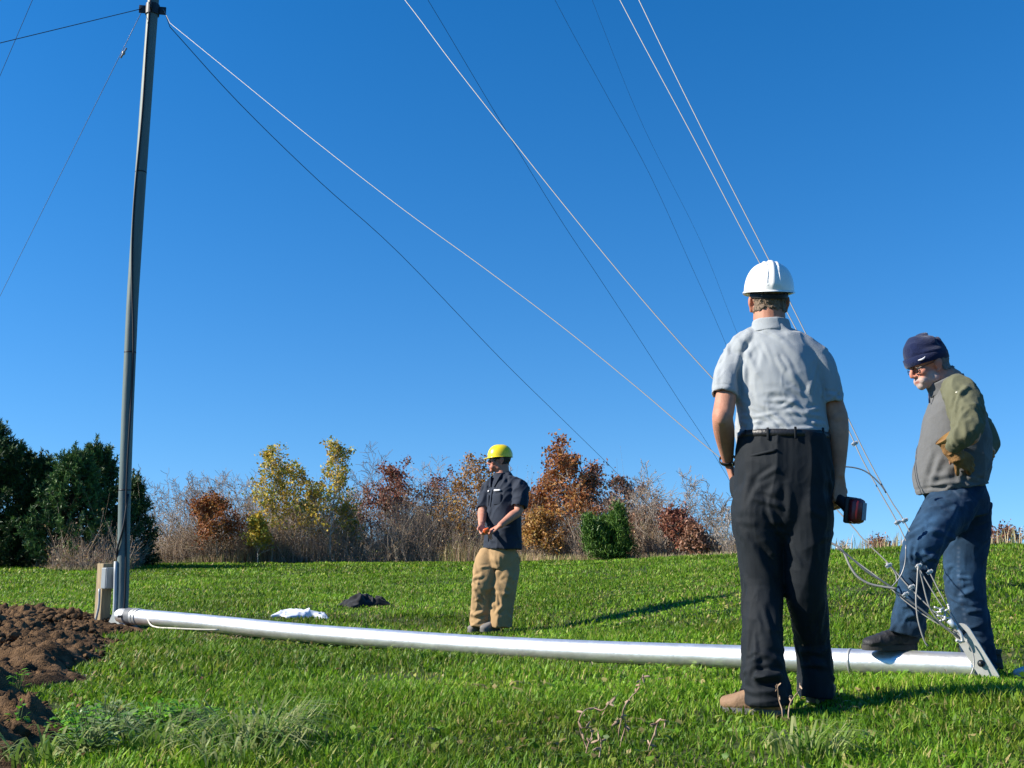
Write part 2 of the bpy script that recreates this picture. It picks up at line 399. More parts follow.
# ================================================================== trees
def grow(rng, p, d, L, r, lev, prm, segs, tips):
    k = max(2, int(prm['seg'][lev])); step = L / k; pts = [p]; rr = [r]
    for i in range(k):
        d = nrm(d + rng.normal(0, prm['wob'][lev], 3) + A(0, 0, prm['up'][lev]))
        p = p + d * step; r1 = max(r * (1 - (i + 1) / k * prm['tap'][lev]), prm['rmin'])
        segs.append((pts[-1], p, rr[-1], r1)); pts.append(p); rr.append(r1)
    if lev == prm['lv']:
        tips.append((p, d)); tips.append((pts[len(pts) // 2], d)); return
    n = prm['n'][lev]
    n = int(n * rng.uniform(.8, 1.2) + .5)
    for c in range(n):
        t = prm['t0'][lev] + (1 - prm['t0'][lev]) * (c + rng.random()) / n
        i = min(int(t * k), k - 1); q = pts[i] + (pts[i + 1] - pts[i]) * (t * k - i)
        ax = nrm(pts[i + 1] - pts[i]); side = nrm(np.cross(ax, rng.normal(0, 1, 3)))
        an = math.radians(prm['ang'][lev] * rng.uniform(.75, 1.25))
        dd = ax * math.cos(an) + side * math.sin(an)
        ll = L * prm['len'][lev] * rng.uniform(.7, 1.2) * (1.15 - prm['fall'][lev] * t)
        grow(rng, q, dd, ll, max(rr[i] * prm['rr'], prm['rmin']), lev + 1, prm, segs, tips)
    tips.append((p, d))
def leafs(rng, C, n_per, sig, size, pal, ax=None, clus=.15):
    C = np.asarray(C); n = len(C) * n_per
    P = np.repeat(C, n_per, 0) + rng.normal(0, 1, (n, 3)) * sig
    u = rng.normal(0, 1, (n, 3)); u /= np.linalg.norm(u, axis=1, keepdims=True)
    w = np.cross(u, rng.normal(0, 1, (n, 3))); w /= np.linalg.norm(w, axis=1, keepdims=True) + 1e-9
    s = size * rng.uniform(.6, 1.35, (n, 1)); nn = np.cross(u, w) * s * .22
    V = np.stack([P - u * s, P + w * s * .6 + nn, P + u * s, P - w * s * .6 + nn], 1)
    pal = np.asarray(pal, float); ci = np.repeat(rng.integers(0, len(pal), len(C)), n_per)
    c = pal[np.where(rng.random(n) < .75, ci, rng.integers(0, len(pal), n))] * rng.uniform(.75, 1.25, (n, 1))
    return V.reshape(-1, 3), np.repeat(c, 4, 0)
def leaf_obj(name, VC, m, parent):
    V, C = VC; b = np.arange(len(V) // 4)[:, None] * 4
    return link(name, np_mesh(name, V, [b + np.array([0, 1, 2]), b + np.array([0, 2, 3])], C), m, parent, smooth=False)
BARE = dict(lv=3, seg=[6, 4, 3, 2], wob=[.09, .14, .18, .2], up=[.10, .12, .08, .04], tap=[.85, .8, .75, .7], rmin=.007, n=[9, 6, 5], t0=[.2, .2, .2], ang=[42, 45, 50],
            len=[.55, .5, .5], fall=[.5, .3, .2], rr=.62)
def trunk_obj(name, segs, m, parent, col=None):
    s = segs; return link(name, segs_mesh(name, [a[0] for a in s], [a[1] for a in s], [a[2] for a in s], [a[3] for a in s], 4), m, parent)
def tree(px, Y, top, name, label, cat, group, seed, prm, bark, leaf=None, lean=0, hmul=1.0):
    rng = np.random.default_rng(seed); g = gpt(px, Y); H = (at(px, top, Y)[2] - g[2]) * hmul
    o = empty(name, g, label, cat, group); segs, tips = [], []
    L = H * prm.get('tr', .9)
    grow(rng, g - A(0, 0, .1), nrm(A(lean, 0, 1)), L, H * prm.get('rt', .011), 0, prm, segs, tips)
    trunk_obj('trunk', segs, bark, o)
    if leaf:
        P = np.array([t[0] for t in tips]); f = (P[:, 2] - g[2]) / H
        k = (f > leaf.get('lo', .2)) & (rng.random(len(P)) < leaf.get('p', .8)); P = P[k]
        if len(P):
            leaf_obj('crown', leafs(rng, P, leaf['n'], leaf['sig'], leaf['size'], leaf['pal']), leaf['m'], o)
    return o
def pine(px, Y, top, label, seed, wid=2.2, bare_to=.02, tint=1.0):
    rng = np.random.default_rng(seed); g = gpt(px, Y); H = (at(px, top, Y)[2] - g[2]) * .93
    o = empty('pine_tree', g, label, 'pine tree', 'dark pines at the far left')
    segs = [(g - A(0, 0, .1), g + A(0, 0, H * .95), .11, .02)]; tc = []; td = []
    z = .06
    while z < H * .97:
        f = z / H; R = wid * (1 - f) ** .7 * (.55 + .5 * rng.random()) + .12
        for k in range(rng.integers(7, 10)):
            a = rng.uniform(0, 6.283); d = A(math.cos(a), math.sin(a), -.04 + .75 * f); p = g + A(0, 0, z); L = R * rng.uniform(.6, 1.1); q = p
            m_ = max(3, int(L / .22))
            for i in range(m_):
                d = nrm(d + A(0, 0, .05 + .16 * (i / m_) ** 2) + rng.normal(0, .06, 3)); q2 = q + d * L / m_
                segs.append((q, q2, .022 * (1 - i / m_) + .007, .022 * (1 - (i + 1) / m_) + .006))
                if i >= m_ * .25:
                    for s in range(4):
                        sd = nrm(d + rng.normal(0, .75, 3) + A(0, 0, .25)); e = q2 + sd * rng.uniform(.08, .3)
                        segs.append((q2, e, .007, .005)); tc.append(e); td.append(sd)
                q = q2
            tc.append(q); td.append(nrm(d + A(0, 0, .9)))
            e = q + nrm(d + A(0, 0, 1.2)) * rng.uniform(.12, .35); tc.append(e); td.append(A(0, 0, 1))
        z += rng.uniform(.12, .20) * (1.2 - .5 * f)
    for k in range(26):                 # upright leaders standing out of the crown
        f = rng.uniform(.45, .98); a = rng.uniform(0, 6.283); R = wid * (1 - f) ** .7 * rng.uniform(.2, .95); b = g + A(math.cos(a) * R, math.sin(a) * R, H * (f - .02)); l = rng.uniform(.4, .95)
        segs.append((b, b + A(0, 0, l), .014, .007))
        for j in range(int(l / .055)): tc.append(b + A(rng.normal(0, .02), rng.normal(0, .02), .055 * j + .05)); td.append(nrm(A(rng.normal(0, .5), rng.normal(0, .5), .7)))
    for k in range(6):
        tc.append(g + A(0, 0, H * (.93 + .015 * k))); td.append(A(0, 0, 1))
    trunk_obj('trunk', segs, mat('pine_bark', (.05, .038, .028), .9, .1), o)
    C = np.array(tc); D = np.array(td); npn = 13; n = len(C) * npn
    P = np.repeat(C, npn, 0); d = np.repeat(D, npn, 0) + rng.normal(0, .62, (n, 3)); d /= np.linalg.norm(d, axis=1, keepdims=True)
    P = P - d * .02 - np.repeat(D, npn, 0) * rng.uniform(0, .16, (n, 1))
    w = np.cross(d, rng.normal(0, 1, (n, 3))); w /= np.linalg.norm(w, axis=1, keepdims=True); L = rng.uniform(.10, .19, (n, 1)); ww = .014
    V = np.stack([P - w * ww * .5, P + d * L * .5 + w * ww, P + d * L, P + d * L * .5 - w * ww], 1)
    pal = np.array([(.034, .075, .018), (.050, .100, .024), (.068, .125, .030), (.030, .060, .024)])
    c = pal[np.repeat(rng.integers(0, 4, len(C)), npn)] * rng.uniform(.7, 1.3, (n, 1)) * tint
    leaf_obj('crown', (V.reshape(-1, 3), np.repeat(c, 4, 0)), mat('pine_needles', rough=.55, spec=.3, attr=True, trans=.12), o)
def cedar(px, Y, top, w_px, label, seed):
    rng = np.random.default_rng(seed); g = gpt(px, Y); H = at(px, top, Y)[2] - g[2]; R = w_px * Y / F_PX / 2
    o = empty('cedar_bush', g, label, 'bush'); tc = []; segs = []
    for st in range(10):
        a = rng.uniform(0, 6.28); rr = R * .35 * rng.random(); b = g + A(math.cos(a) * rr, math.sin(a) * rr, -.05)
        hh = H * (1.0 if st == 0 else rng.uniform(.42, .92)); lean = A(math.cos(a), math.sin(a), 0) * R * (rng.uniform(.2, .72) if st else .05)
        segs.append((b, b + lean + A(0, 0, hh), .035, .008))
        for i in range(120):
            t = rng.uniform(.02, 1) ** .9; p = b + lean * t + A(0, 0, hh * t)
            rad = R * .48 * (1.05 - t ** 1.5) * rng.uniform(.5, 1.25) * rng.random() ** .5 + .05; a2 = rng.uniform(0, 6.28)
            e = p + A(math.cos(a2) * rad, math.sin(a2) * rad, rad * .5); tc.append(e)
            if i % 2: segs.append((p, e, .010, .005))
    trunk_obj('trunk', segs, mat('pine_bark'), o)
    C = np.array(tc); npn = 26; n = len(C) * npn
    D = nrm(A(0, 0, 1)); d = D + rng.normal(0, .6, (n, 3)); d /= np.linalg.norm(d, axis=1, keepdims=True)
    P = np.repeat(C, npn, 0) + rng.normal(0, .085, (n, 3)); w = np.cross(d, rng.normal(0, 1, (n, 3))); w /= np.linalg.norm(w, axis=1, keepdims=True)
    L = rng.uniform(.08, .19, (n, 1)); ww = .016
    V = np.stack([P, P + d * L * .5 + w * ww, P + d * L, P + d * L * .5 - w * ww], 1)
    pal = np.array([(.050, .115, .014), (.070, .150, .020), (.095, .18, .026)])
    c = pal[np.repeat(rng.integers(0, 3, len(C)), npn)] * rng.uniform(.75, 1.25, (n, 1))
    leaf_obj('crown', (V.reshape(-1, 3), np.repeat(c, 4, 0)), mat('cedar_leaf', rough=.5, spec=.3, attr=True, trans=.18), o)
def build_trees():
    bk_gray = mat('grey_bark', (.33, .28, .23), .9, .1, var=.25, vscale=3)
    bk_dark = mat('dark_bark', (.20, .16, .125), .9, .1, var=.25, vscale=3)
    bk_white = mat('birch_bark', (.62, .57, .48), .8, .2, vcol2=(.20, .17, .14), vscale=4, stretch=(1, 1, 2.5))
    lf = mat('autumn_leaf', rough=.55, spec=.3, attr=True, trans=.30)
    for i, (px, Y, top, wid, lab) in enumerate([
        (-22, 35, 418, 2.6, 'tallest dark pine, at the left edge of the photo'),
        (14, 37, 446, 2.1, 'dark pine with thin upright tips beside the tallest pine'),
        (38, 36, 457, 1.8, 'lower dark pine in the middle of the pine stand'),
        (68, 34.5, 449, 2.0, 'greener sunlit pine in the middle of the pine stand'),
        (92, 36, 444, 2.0, 'dark pine with two tufted leaders just left of the grey post'),
        (131, 38, 478, 1.1, 'small thin pine showing just right of the grey post'),
        (-70, 37, 420, 2.4, 'dark pine beyond the left edge')]):
        pine(px, Y, top, lab, 100 + i, wid, tint=(1, 1, 1, 1.7, 1.25, 1.1, 1)[i])
    # bare grey trees
    gb = 'bare grey trees along the field edge'
    bare = [(146,45,468,'bare twiggy tree beside the small thin pine'),(163,43,462,'bare tree with a wide fan of twigs right of the grey post'),(180,46,474,'bare tree between two others left of the rusty tree'),(197,44,466,'bare tree just left of the rusty round tree'),
            (232,44,475,'bare tree just right of the rusty round tree'),(205,48,459,'taller bare tree rising behind the rusty round tree'),(250,45,488,'small bare sapling left of the yellow trees'),(262,46,470,'leaning bare tree against the left yellow tree'),
            (362,46,462,'bare tree between the yellow trees and the maroon oak'),(374,47,446,'bare forked tree standing above the brown thicket'),(432,45,452,'bare spire of a tree right of the maroon oak'),(514,42,434,'pale thin bare sapling rising behind the yellow helmet'),
            (524,43,478,'bare tree close behind the man in navy shirt'),(641,36,458,'bare spreading tree behind the green cedar bush'),(655,35,452,'bare tree with long leaning trunk right of the cedar'),(706,33,480,'bare tree with forked crown left of the man in grey polo'),(728,31,500,'low bare shrub tree beside the pocketed hand')]
    for i, (px, Y, top, lab) in enumerate(bare):
        prm = dict(BARE); prm['tr'] = .72; prm['rt'] = .009
        if i in (11,): prm['n'] = [10, 4, 3]; prm['len'] = [.22, .5, .5]
        tree(px, Y, top, 'bare_tree', lab, 'bare tree', gb, 200 + i, prm, bk_gray if i % 3 else bk_dark, lean=(.5 if px == 655 else rng_lean(i)))
    ASP = dict(lv=2, seg=[8, 4, 3], wob=[.035, .12, .15], up=[.03, .16, .08], tap=[.85, .8, .7], rmin=.007, n=[30, 7], t0=[.22, .15], ang=[50, 45], len=[.34, .45], fall=[.75, .3], rr=.45, tr=.89, rt=.0095)
    yl = [(.58, .43, .045), (.48, .39, .05), (.36, .36, .06), (.64, .43, .05), (.52, .33, .06), (.26, .30, .06)]
    for i, (px, Y, top, lab, p) in enumerate([(272,42,444,'yellow leaved aspen, leftmost of the yellow group',.74),(296,43,458,'thinner yellow aspen between the two tallest yellow ones',.6),(330,42,437,'tallest yellow aspen with a green tinged top',.78),
                                 (347,43,500,'short yellow aspen at the right of the yellow group',.5),(258,41,512,'small yellow green aspen low at the left of the yellow group',.7),(312,44,478,'sparse orange yellow aspen behind the yellow group',.7)]):
        tree(px, Y, top, 'aspen_tree', lab, 'aspen tree', 'yellow aspens', 300 + i, ASP, bk_white, dict(n=7, sig=.085, size=.062, pal=yl, m=lf, p=p, lo=.28))
    OAK = dict(lv=3, seg=[6, 4, 3, 2], wob=[.08, .14, .18, .2], up=[.06, .10, .06, .03], tap=[.8, .75, .7, .7], rmin=.008, n=[13, 5, 4], t0=[.2, .2, .2], ang=[52, 48, 50], len=[.54, .55, .5], fall=[.6, .3, .2], rr=.55, tr=.76, rt=.013)
    rust = [(.30, .105, .035), (.34, .135, .04), (.23, .08, .03), (.38, .19, .05)]; maroon = [(.22, .075, .05), (.26, .095, .055), (.17, .065, .045), (.27, .125, .07)]
    brown = [(.27, .14, .09), (.21, .115, .075), (.30, .15, .085)]; orange = [(.42, .22, .055), (.35, .18, .055), (.29, .14, .05), (.44, .29, .075)]
    for i, (px, Y, top, pal, lab, p, sz) in enumerate([
        (218,42,487,rust,'round rusty red tree among bare grey trees',.75,.05),(405,44,456,maroon,'maroon topped oak left of the man in navy shirt',.6,.055),(385,46,474,brown,'brown oak just left of the maroon oak',.35,.05),
        (440,45,466,maroon,'dark maroon oak right of the taller maroon one',.4,.05),(467,43,455,orange,'orange brown tree right behind the man in navy shirt',.55,.055),(350,47,492,brown,'short brown tree behind the yellow aspens',.3,.05),
        (566,40,437,rust,'tall rust coloured oak above the green cedar bush',.8,.06),(542,41,470,rust,'lower rust oak just right of the man in navy shirt',.6,.055),(545,39,508,orange,'short orange bush tree below the tall rust oak',.6,.05),(592,41,460,maroon,'dark red oak close right of the tall rust oak',.6,.055),
        (632,39,468,brown,'brown leaved oak behind the green cedar bush',.45,.05),(648,37,500,brown,'low brown oak right of the green cedar bush',.45,.05),(682,34,505,maroon,'reddish brown oak right of the leaning bare tree',.6,.05),(698,33,520,brown,'low brown shrub oak left of the man in grey polo',.5,.05),
        (420,46,500,brown,'low brown oak under the maroon oak',.4,.05),(290,47,500,brown,'low brown oak behind the aspen trunks',.4,.05)]):
        tree(px, Y, top, 'oak_tree', lab, 'oak tree', 'autumn oaks', 400 + i, OAK, bk_dark if i % 2 else bk_gray, dict(n=9, sig=.10, size=sz * 1.1, pal=pal, m=lf, p=p, lo=.22))
    cedar(612, 34.5, 506, 66, 'rounded dense green cedar bush in front of the rust oaks', 55)
    # trees showing only their tops over the crest at the right
    for i, (px, Y, top, lab, q) in enumerate([(886,34,533,'small reddish shrub tree over the crest between the two men on the right',.5),(872,38,538,'tiny bare shrub over the crest left of the reddish one',0),
                                            (1002,34,520,'small reddish tree over the crest at the right edge',.5),(1015,38,527,'bare shrub over the crest at the right edge',0),(992,40,538,'low bare shrub over the crest beside the jeans',.2),(1045,36,526,'bare shrub beyond the right edge',0),(842,36,541,'low bare shrub over the crest right of the dark trousers',0),(907,38,540,'low bare shrub over the crest left of the bent knee',0)]):
        tree(px, Y, top, 'shrub_tree', lab, 'shrub', 'shrubs beyond the crest', 500 + i, OAK if q else dict(BARE, tr=.8), bk_gray, dict(n=5, sig=.10, size=.045, pal=brown + maroon, m=lf, p=q, lo=.2) if q else None)
    # thicket of dry stems under the trees
    rng = np.random.default_rng(61); n = 26000; pxs = rng.uniform(60, 745, n); Yb = np.interp(pxs, [0, 60, 135, 160, 500, 620, 745], [38, 32.5, 32.5, 42, 41, 36, 31]) + rng.gamma(1.6, 2.6, n)
    x = (pxs - 512) / F_PX * Yb * 1.0; z = ground_z(x, Yb); ht = rng.gamma(3, .42, n) * np.interp(pxs, [60, 130, 165, 560, 700, 745], [.3, .5, 1, 1, .8, .6]) * (.8 + .5 * vnoise(np.stack([x * .7, Yb * .3, x * 0], 1), 4))
    ht = np.clip(ht * 1.0, .25, 2.8); P0 = np.stack([x, Yb, z - .05], 1); d = rng.normal(0, .28, (n, 3)); d[:, 2] = 1
    mid = P0 + d * (ht * .55)[:, None]; d2 = d + rng.normal(0, .35, (n, 3)); d2[:, 2] = np.abs(d2[:, 2]); P2 = mid + d2 * (ht * .5)[:, None]
    d3 = d + rng.normal(0, .6, (n, 3)); P3 = mid + d3 * (ht * .4)[:, None]; d4 = d + rng.normal(0, .6, (n, 3)); P4 = (P0 + mid) / 2 + d4 * (ht * .45)[:, None]
    r = rng.uniform(.005, .011, n); pal = np.array([(.40, .33, .26), (.30, .24, .19), (.50, .41, .31), (.22, .17, .135), (.38, .27, .18)]); c = pal[rng.integers(0, 5, n)]
    me = segs_mesh('undergrowth', np.vstack([P0, mid, mid, (P0 + mid) / 2]), np.vstack([mid, P2, P3, P4]), np.concatenate([r, r * .7, r * .6, r * .6]), np.concatenate([r * .7, r * .4, r * .4, r * .4]), 3, np.vstack([c] * 4))
    o = link('undergrowth', me, mat('dry_stem', rough=.9, spec=.1, attr=True)); tag(o, 'brown tangle of dry stems under the trees', 'undergrowth', kind='stuff')
    k = rng.random(n) < .22
    V, C = leafs(rng, np.vstack([P2[k], P3[k], P4[k]]), 3, .10, .040, [(.30, .19, .11), (.23, .14, .085), (.34, .24, .11), (.17, .19, .06), (.36, .26, .14)])
    o = leaf_obj('thicket_leaves', (V, C), lf, None); tag(o, 'withered brown leaves caught in the thicket', 'undergrowth', kind='stuff')
    # tall dry grass along the edge of the mown field
    n = 17000; pxs = rng.uniform(-30, 1050, n); Yb = np.interp(pxs, [0, 60, 135, 160, 400, 600, 700, 850, 1024], [40, 32, 32, 41, 42.5, 35.5, 29.5, 24, 20]) + rng.gamma(2, .8, n)
    keep = (pxs < 745) | (rng.random(n) < .12); pxs, Yb = pxs[keep], Yb[keep]; x = (pxs - 512) / F_PX * Yb
    hs = np.where(pxs < 745, .6 + .55 * vnoise(np.stack([x * .5, x * 0, x * 0], 1), 9), .5)
    p = blade_at(x, Yb, None, .018, .85, rng, [(.42, .33, .18), (.34, .26, .14), (.28, .24, .11), (.20, .24, .07), (.46, .38, .22)], .25, 0, (.06, 0), np.clip(hs, .2, 1.3))
    o = blades_obj('dry_grass', [p], mat('straw_blade', rough=.6, spec=.2, attr=True, trans=.25)); tag(o, 'tall straw coloured grass along the edge of the mown field', 'dry grass', kind='stuff')
def rng_lean(i): return [-.08, .05, .1, -.04, .02, .07, -.1, -.25, .06, -.05, .03, .0, .1, .05, .5, .08, -.06][i % 17]
# ================================================================== grey post, silver mast, cables
POLE_Y = 8.8
_pp = [at(122.6, 604, POLE_Y), at(124.5, 500, POLE_Y), at(127.6, 410, POLE_Y), at(132.5, 300, POLE_Y), at(139, 200, POLE_Y), at(146, 100, POLE_Y), at(153.3, 0, POLE_Y)]
def pole_pt(z):
    P = np.array(_pp); zz = P[:, 2]
    if z <= zz[-1]: return np.array([np.interp(z, zz, P[:, 0]), POLE_Y, z])
    s = (P[-1] - P[-2]) / (P[-1, 2] - P[-2, 2]); return P[-1] + s * (z - P[-1, 2])
ZC = [at(150, y, POLE_Y)[2] for y in (10, -310, -800)]
MAST = [(128, 616, 8.62), (200, 622.3, 8.25), (300, 632.3, 7.76), (400, 640, 7.28), (500, 646.8, 6.82), (600, 651.8, 6.36), (700, 655.6, 5.95), (800, 659.6, 5.58), (900, 663.2, 5.24), (977, 666.3, 5.0)]
def mast_axis():
    # straight in plan between its two ends, sagging as it lies
    e0 = at(128, 616, 8.62); e1 = at(980, 666.3, 5.0); out = []
    for px, py, _ in MAST:
        # intersection of the pixel column with the plan line
        r = at(px, py, 1.0) - CAM; dx, dy = e1[0] - e0[0], e1[1] - e0[1]
        t = (e0[1] * r[0] - e0[0]) / (dx - dy * r[0]); out.append(at(px, py, e0[1] + t * dy))
    return np.array(out)
def build_mast():
    galv = mat('galvanised_mast', (.84, .85, .85), rough=.43, spec=.5, metal=.88, var=.16, vscale=9, bump=.14, bscale=45)
    dull = mat('galvanised_dull', (.42, .43, .42), rough=.5, metal=.6, var=.15, vscale=12, bump=.15, bscale=60)
    steel = mat('zinc_steel', (.56, .56, .55), rough=.42, metal=.7, var=.1, vscale=30)
    dark = mat('dark_steel', (.03, .032, .035), rough=.5, metal=.5)
    Mx = mast_axis(); o = empty('fallen_mast', A(Mx[-1][0], Mx[-1][1], gz(Mx[-1][0], Mx[-1][1])), 'long silver galvanised mast tube lying across the grass', 'mast tube')
    P = catmull(Mx, 6); R = .0625
    mb = MB(); mb.loft(P, [R] * len(P), A(0, 0, 1), 28, 1, cap=False)
    # open end: inner wall
    t = nrm(P[-1] - P[-2]); mb.loft([P[-1] - t * .001, P[-1] - t * .25], [R - .005, R - .005], A(0, 0, 1), 28, 1, cap=False)
    th = np.arange(28) * 2 * math.pi / 28; a = nrm(A(0, 0, 1) - t * t[2]); b = np.cross(t, a)
    ring = lambda r, off: P[-1] + t * off + np.outer(np.cos(th) * r, a) + np.outer(np.sin(th) * r, b)
    mb.add(np.vstack([ring(R, 0), ring(R - .005, -.001)]), [[i, (i + 1) % 28, 28 + (i + 1) % 28, 28 + i] for i in range(28)])
    mb.build('tube', galv, o, autos=40)
    c = MB()                                       # joint sleeves where the lengths slide together
    for px in (838,):
        k = np.argmin([abs(px - (512 + F_PX * p[0] / p[1])) for p in P]); d = nrm(P[k + 1] - P[k])
        c = MB(); c.loft([P[k] - d * .006, P[k] + d * .006], [R + .0025] * 2, A(0, 0, 1), 28, 1); c.build('joint_band', dull, o)
    # hinge end: collar with tape and coupling
    d = nrm(P[3] - P[0]); c = MB(); c.loft([P[0] - d * .10, P[0] + d * .02], [R * .92] * 2, A(0, 0, 1), 24, 1); c.build('hinge_collar', galv, o, autos=40)
    c = MB(); c.loft([P[0] + d * .0, P[0] + d * .085], [R + .004] * 2, A(0, 0, 1), 24, 1); c.build('tape_wrap', mat('grey_tape', (.12, .13, .14), .6, .3, var=.2, vscale=40), o, autos=40)
    for q in (.105, .145):
        c = MB(); c.loft([P[0] + d * (q - .014), P[0] + d * (q + .014)], [R + .006] * 2, A(0, 0, 1), 24, 1); c.build('clamp_band', dull, o, autos=40)
    # lift bracket on the far end: two bent plates with two holes each
    E = P[-1]; t = nrm(E - P[-4])
    sd = nrm(np.cross(t, A(0, 0, 1))); up = np.cross(sd, t)
    def plate(off):
        # leans: top toward the cables
        p0 = at(962, 632, 4.93); p1 = at(990, 677, 4.90); ax = nrm(p0 - p1); nn = nrm(np.cross(ax, t)); 
        if nn[1] > 0: nn = -nn
        w = nrm(np.cross(nn, ax)); L = np.linalg.norm(p0 - p1); q = p1 + nn * off
        hw = .040; out = []
        for s_, c_, rr in ((0, -1, hw), (L, 1, hw)):
            for j in range(13):
                th_ = math.pi * j / 12
                out.append(q + ax * (s_ + c_ * math.sin(th_) * rr) + w * (math.cos(th_) * rr * (1 if c_ > 0 else -1)))
        h = []
        bm = bmesh.new(); vs = [bm.verts.new(Vector(v)) for v in out]; hol = []
        es = [bm.edges.new((vs[i], vs[(i + 1) % len(vs)])) for i in range(len(vs))]
        for s_ in (L * .98, L * .30):
            hv = [bm.verts.new(Vector(q + ax * (s_ + .018 * math.sin(k * math.pi / 7)) + w * .018 * math.cos(k * math.pi / 7))) for k in range(14)]
            es += [bm.edges.new((hv[i], hv[(i + 1) % 14])) for i in range(14)]
        g = bmesh.ops.triangle_fill(bm, edges=es, use_beauty=True)
        fs = [f for f in bm.faces]; r = bmesh.ops.extrude_face_region(bm, geom=fs)
        for v in r['geom']:
            if isinstance(v, bmesh.types.BMVert): v.co -= Vector(nn * .010)
        bmesh.ops.recalc_face_normals(bm, faces=bm.faces); me = bpy.data.meshes.new('p'); bm.to_mesh(me); bm.free()
        sharp(me, 30); link('lift_plate', me, mat('plate_steel', (.50, .50, .48), rough=.55, metal=.35, var=.12, vscale=25), o)
        return q, ax, w, nn, L
    q, ax, w, nn, L = plate(.004)
    c = MB(); c.tube([q + ax * L * .30 - nn * .11, q + ax * L * .30 + nn * .012], .013, 10); c.build('bolt', dark, o)
    c = MB(); c.tube([q + ax * L * .98 - nn * .11, q + ax * L * .98 + nn * .012], .010, 10); c.build('bolt', dark, o)
    c = MB(); c.box(P[0] + d * -.02 + A(0, -.07, 0), (.09, .02, .02), bev=.004); c.build('hinge_bolt', dark, o)
    global BRK; BRK = q + ax * (L + .02)
    # ---- the standing post
    g = A(pole_pt(0)[0], POLE_Y, gz(pole_pt(0)[0], POLE_Y)); o = empty('tower_post', g, 'tall grey steel post standing at the left, leaning slightly to the right', 'tower post')
    gp = mat('weathered_post', (.115, .155, .145), rough=.55, spec=.35, metal=.1, var=.16, vscale=4, bump=.2, bscale=25, stretch=(1, 1, .25))
    zs = np.concatenate([[g[2] - .1], np.linspace(g[2] + .3, 5.7, 30), np.linspace(6.4, 15.4, 10)])
    r_ = np.where(zs < 8, .050, .045); C = np.array([pole_pt(max(z, _pp[0][2])) * A(1, 1, 0) + A(0, 0, z) for z in zs])
    m = MB(); m.loft(C, r_, A(1, 0, 0), 24, 1); m.build('pipe', gp, o, autos=50)
    for zb in (1.15, 2.35, 4.0, 7.3, 10.1):
        c = pole_pt(zb); b = MB(); b.loft([c - A(0, 0, .006), c + A(0, 0, .006)], [.0508] * 2, A(1, 0, 0), 24, 1); b.build('strap_band', dark, o)
    # conduit cable running up the post
    zz = np.linspace(g[2] + .03, ZC[0] - .06, 64); a = .25 + .6 * np.sin(zz * 1.1) + .25 * np.sin(zz * 2.9 + 1)
    C = np.array([pole_pt(max(z, _pp[0][2])) * A(1, 1, 0) + A(0, 0, z) + A(math.sin(t_) * .057, -math.cos(t_) * .057, 0) for z, t_ in zip(zz, a)])
    b = MB(); b.tube(C, .0085, 8); b.build('power_cable', mat('black_rubber', (.012, .012, .013), .5, .4), o)
    x0 = pole_pt(1.0)[0]
    b = MB(); b.tube([A(pole_pt(z)[0] - .050, POLE_Y - .035, z) for z in np.linspace(g[2], .55, 6)], .016, 10); b.build('conduit', mat('pvc_conduit', (.42, .45, .45), .4, .4), o)
    for zc in ZC:
        c = pole_pt(zc); b = MB(); b.loft([c - A(0, 0, .05), c + A(0, 0, .05)], [.062] * 2, A(1, 0, 0), 16, 1)
        for an in (10, 100, 190, 280):
            dd = A(math.cos(math.radians(an)), math.sin(math.radians(an)), 0); b.box(c + dd * .085, (.07, .014, .075), [dd, np.cross(A(0, 0, 1), dd), A(0, 0, 1)], .003)
            b.tube([c + dd * .105 - A(0, .02, .0), c + dd * .105 + A(0, .02, 0)], .010, 8)
        b.build('guy_collar', dark, o, autos=35)
    # base bracket: welded gusset box
    cx = pole_pt(0)[0]; zb = g[2]
    def pl(pts, Yf, th_, nm, mt):
        b = MB(); b.prism([at(px, py, Yf + .07 - (px - 108) * .0064) for px, py in pts], A(.6, .8, 0) * th_); b.build(nm, mt, o, smooth=False)
    pl([(110.5, 640), (108.6, 622), (112.5, 613.5), (116, 610.5), (121, 610.5), (124.5, 619), (125, 640)], 8.66, .012, 'base_plate', mat('grey_plate', (.36, .40, .40), .5, .4, metal=.3, var=.1, vscale=20))
    b = MB(); b.box(A(cx + .05, 8.80, zb + .0), (.14, .18, .26), bev=.006); b.build('base_block', mat('dark_plate', (.05, .055, .055), .6, .3, var=.2, vscale=20), o, smooth=False)
    b = MB(); b.tube([at(133.8, 622, 8.6), at(136.8, 634, 8.58)], .007, 8); b.tube([at(135.8, 622, 8.62), at(137.6, 634, 8.6)], .007, 8); b.build('ground_wire', dull, o)
    # ---- electrical box on a timber stake
    c0 = at(98.5, 632, 8.93); zg = gz(c0[0], 8.93); R_ = Matrix.Rotation(math.radians(46), 3, 'Z'); axx = np.array(R_)[:, 0]; ayy = np.array(R_)[:, 1]; AX = [axx, ayy, A(0, 0, 1)]
    o = empty('stake', A(c0[0], 8.93, zg), 'weathered timber stake set in the soil beside the grey post', 'stake')
    st = at(103, 600, 8.93); top = at(104, 563.5, 8.93)[2]; zl = zg - .1
    b = MB(); sx = st[0]
    b.box(A(sx + .0, 8.93, (top + zl) / 2), (.085, .12, top - zl), AX, .004)
    b.build('post_timber', mat('old_timber', (.36, .28, .16), .85, .2, vcol2=(.22, .18, .12), vscale=9, stretch=(4, 4, .6), bump=.4, bscale=40), o, smooth=False)
    bz0, bz1 = at(105, 588.5, 8.87)[2], at(105, 567.5, 8.87)[2]
    o = empty('electrical_box', A(sx + .06, 8.55, bz0), 'grey steel electrical box mounted between the stake and the grey post', 'electrical box')
    gm = mat('box_paint', (.24, .265, .27), .45, .4, metal=.1, var=.08, vscale=15)
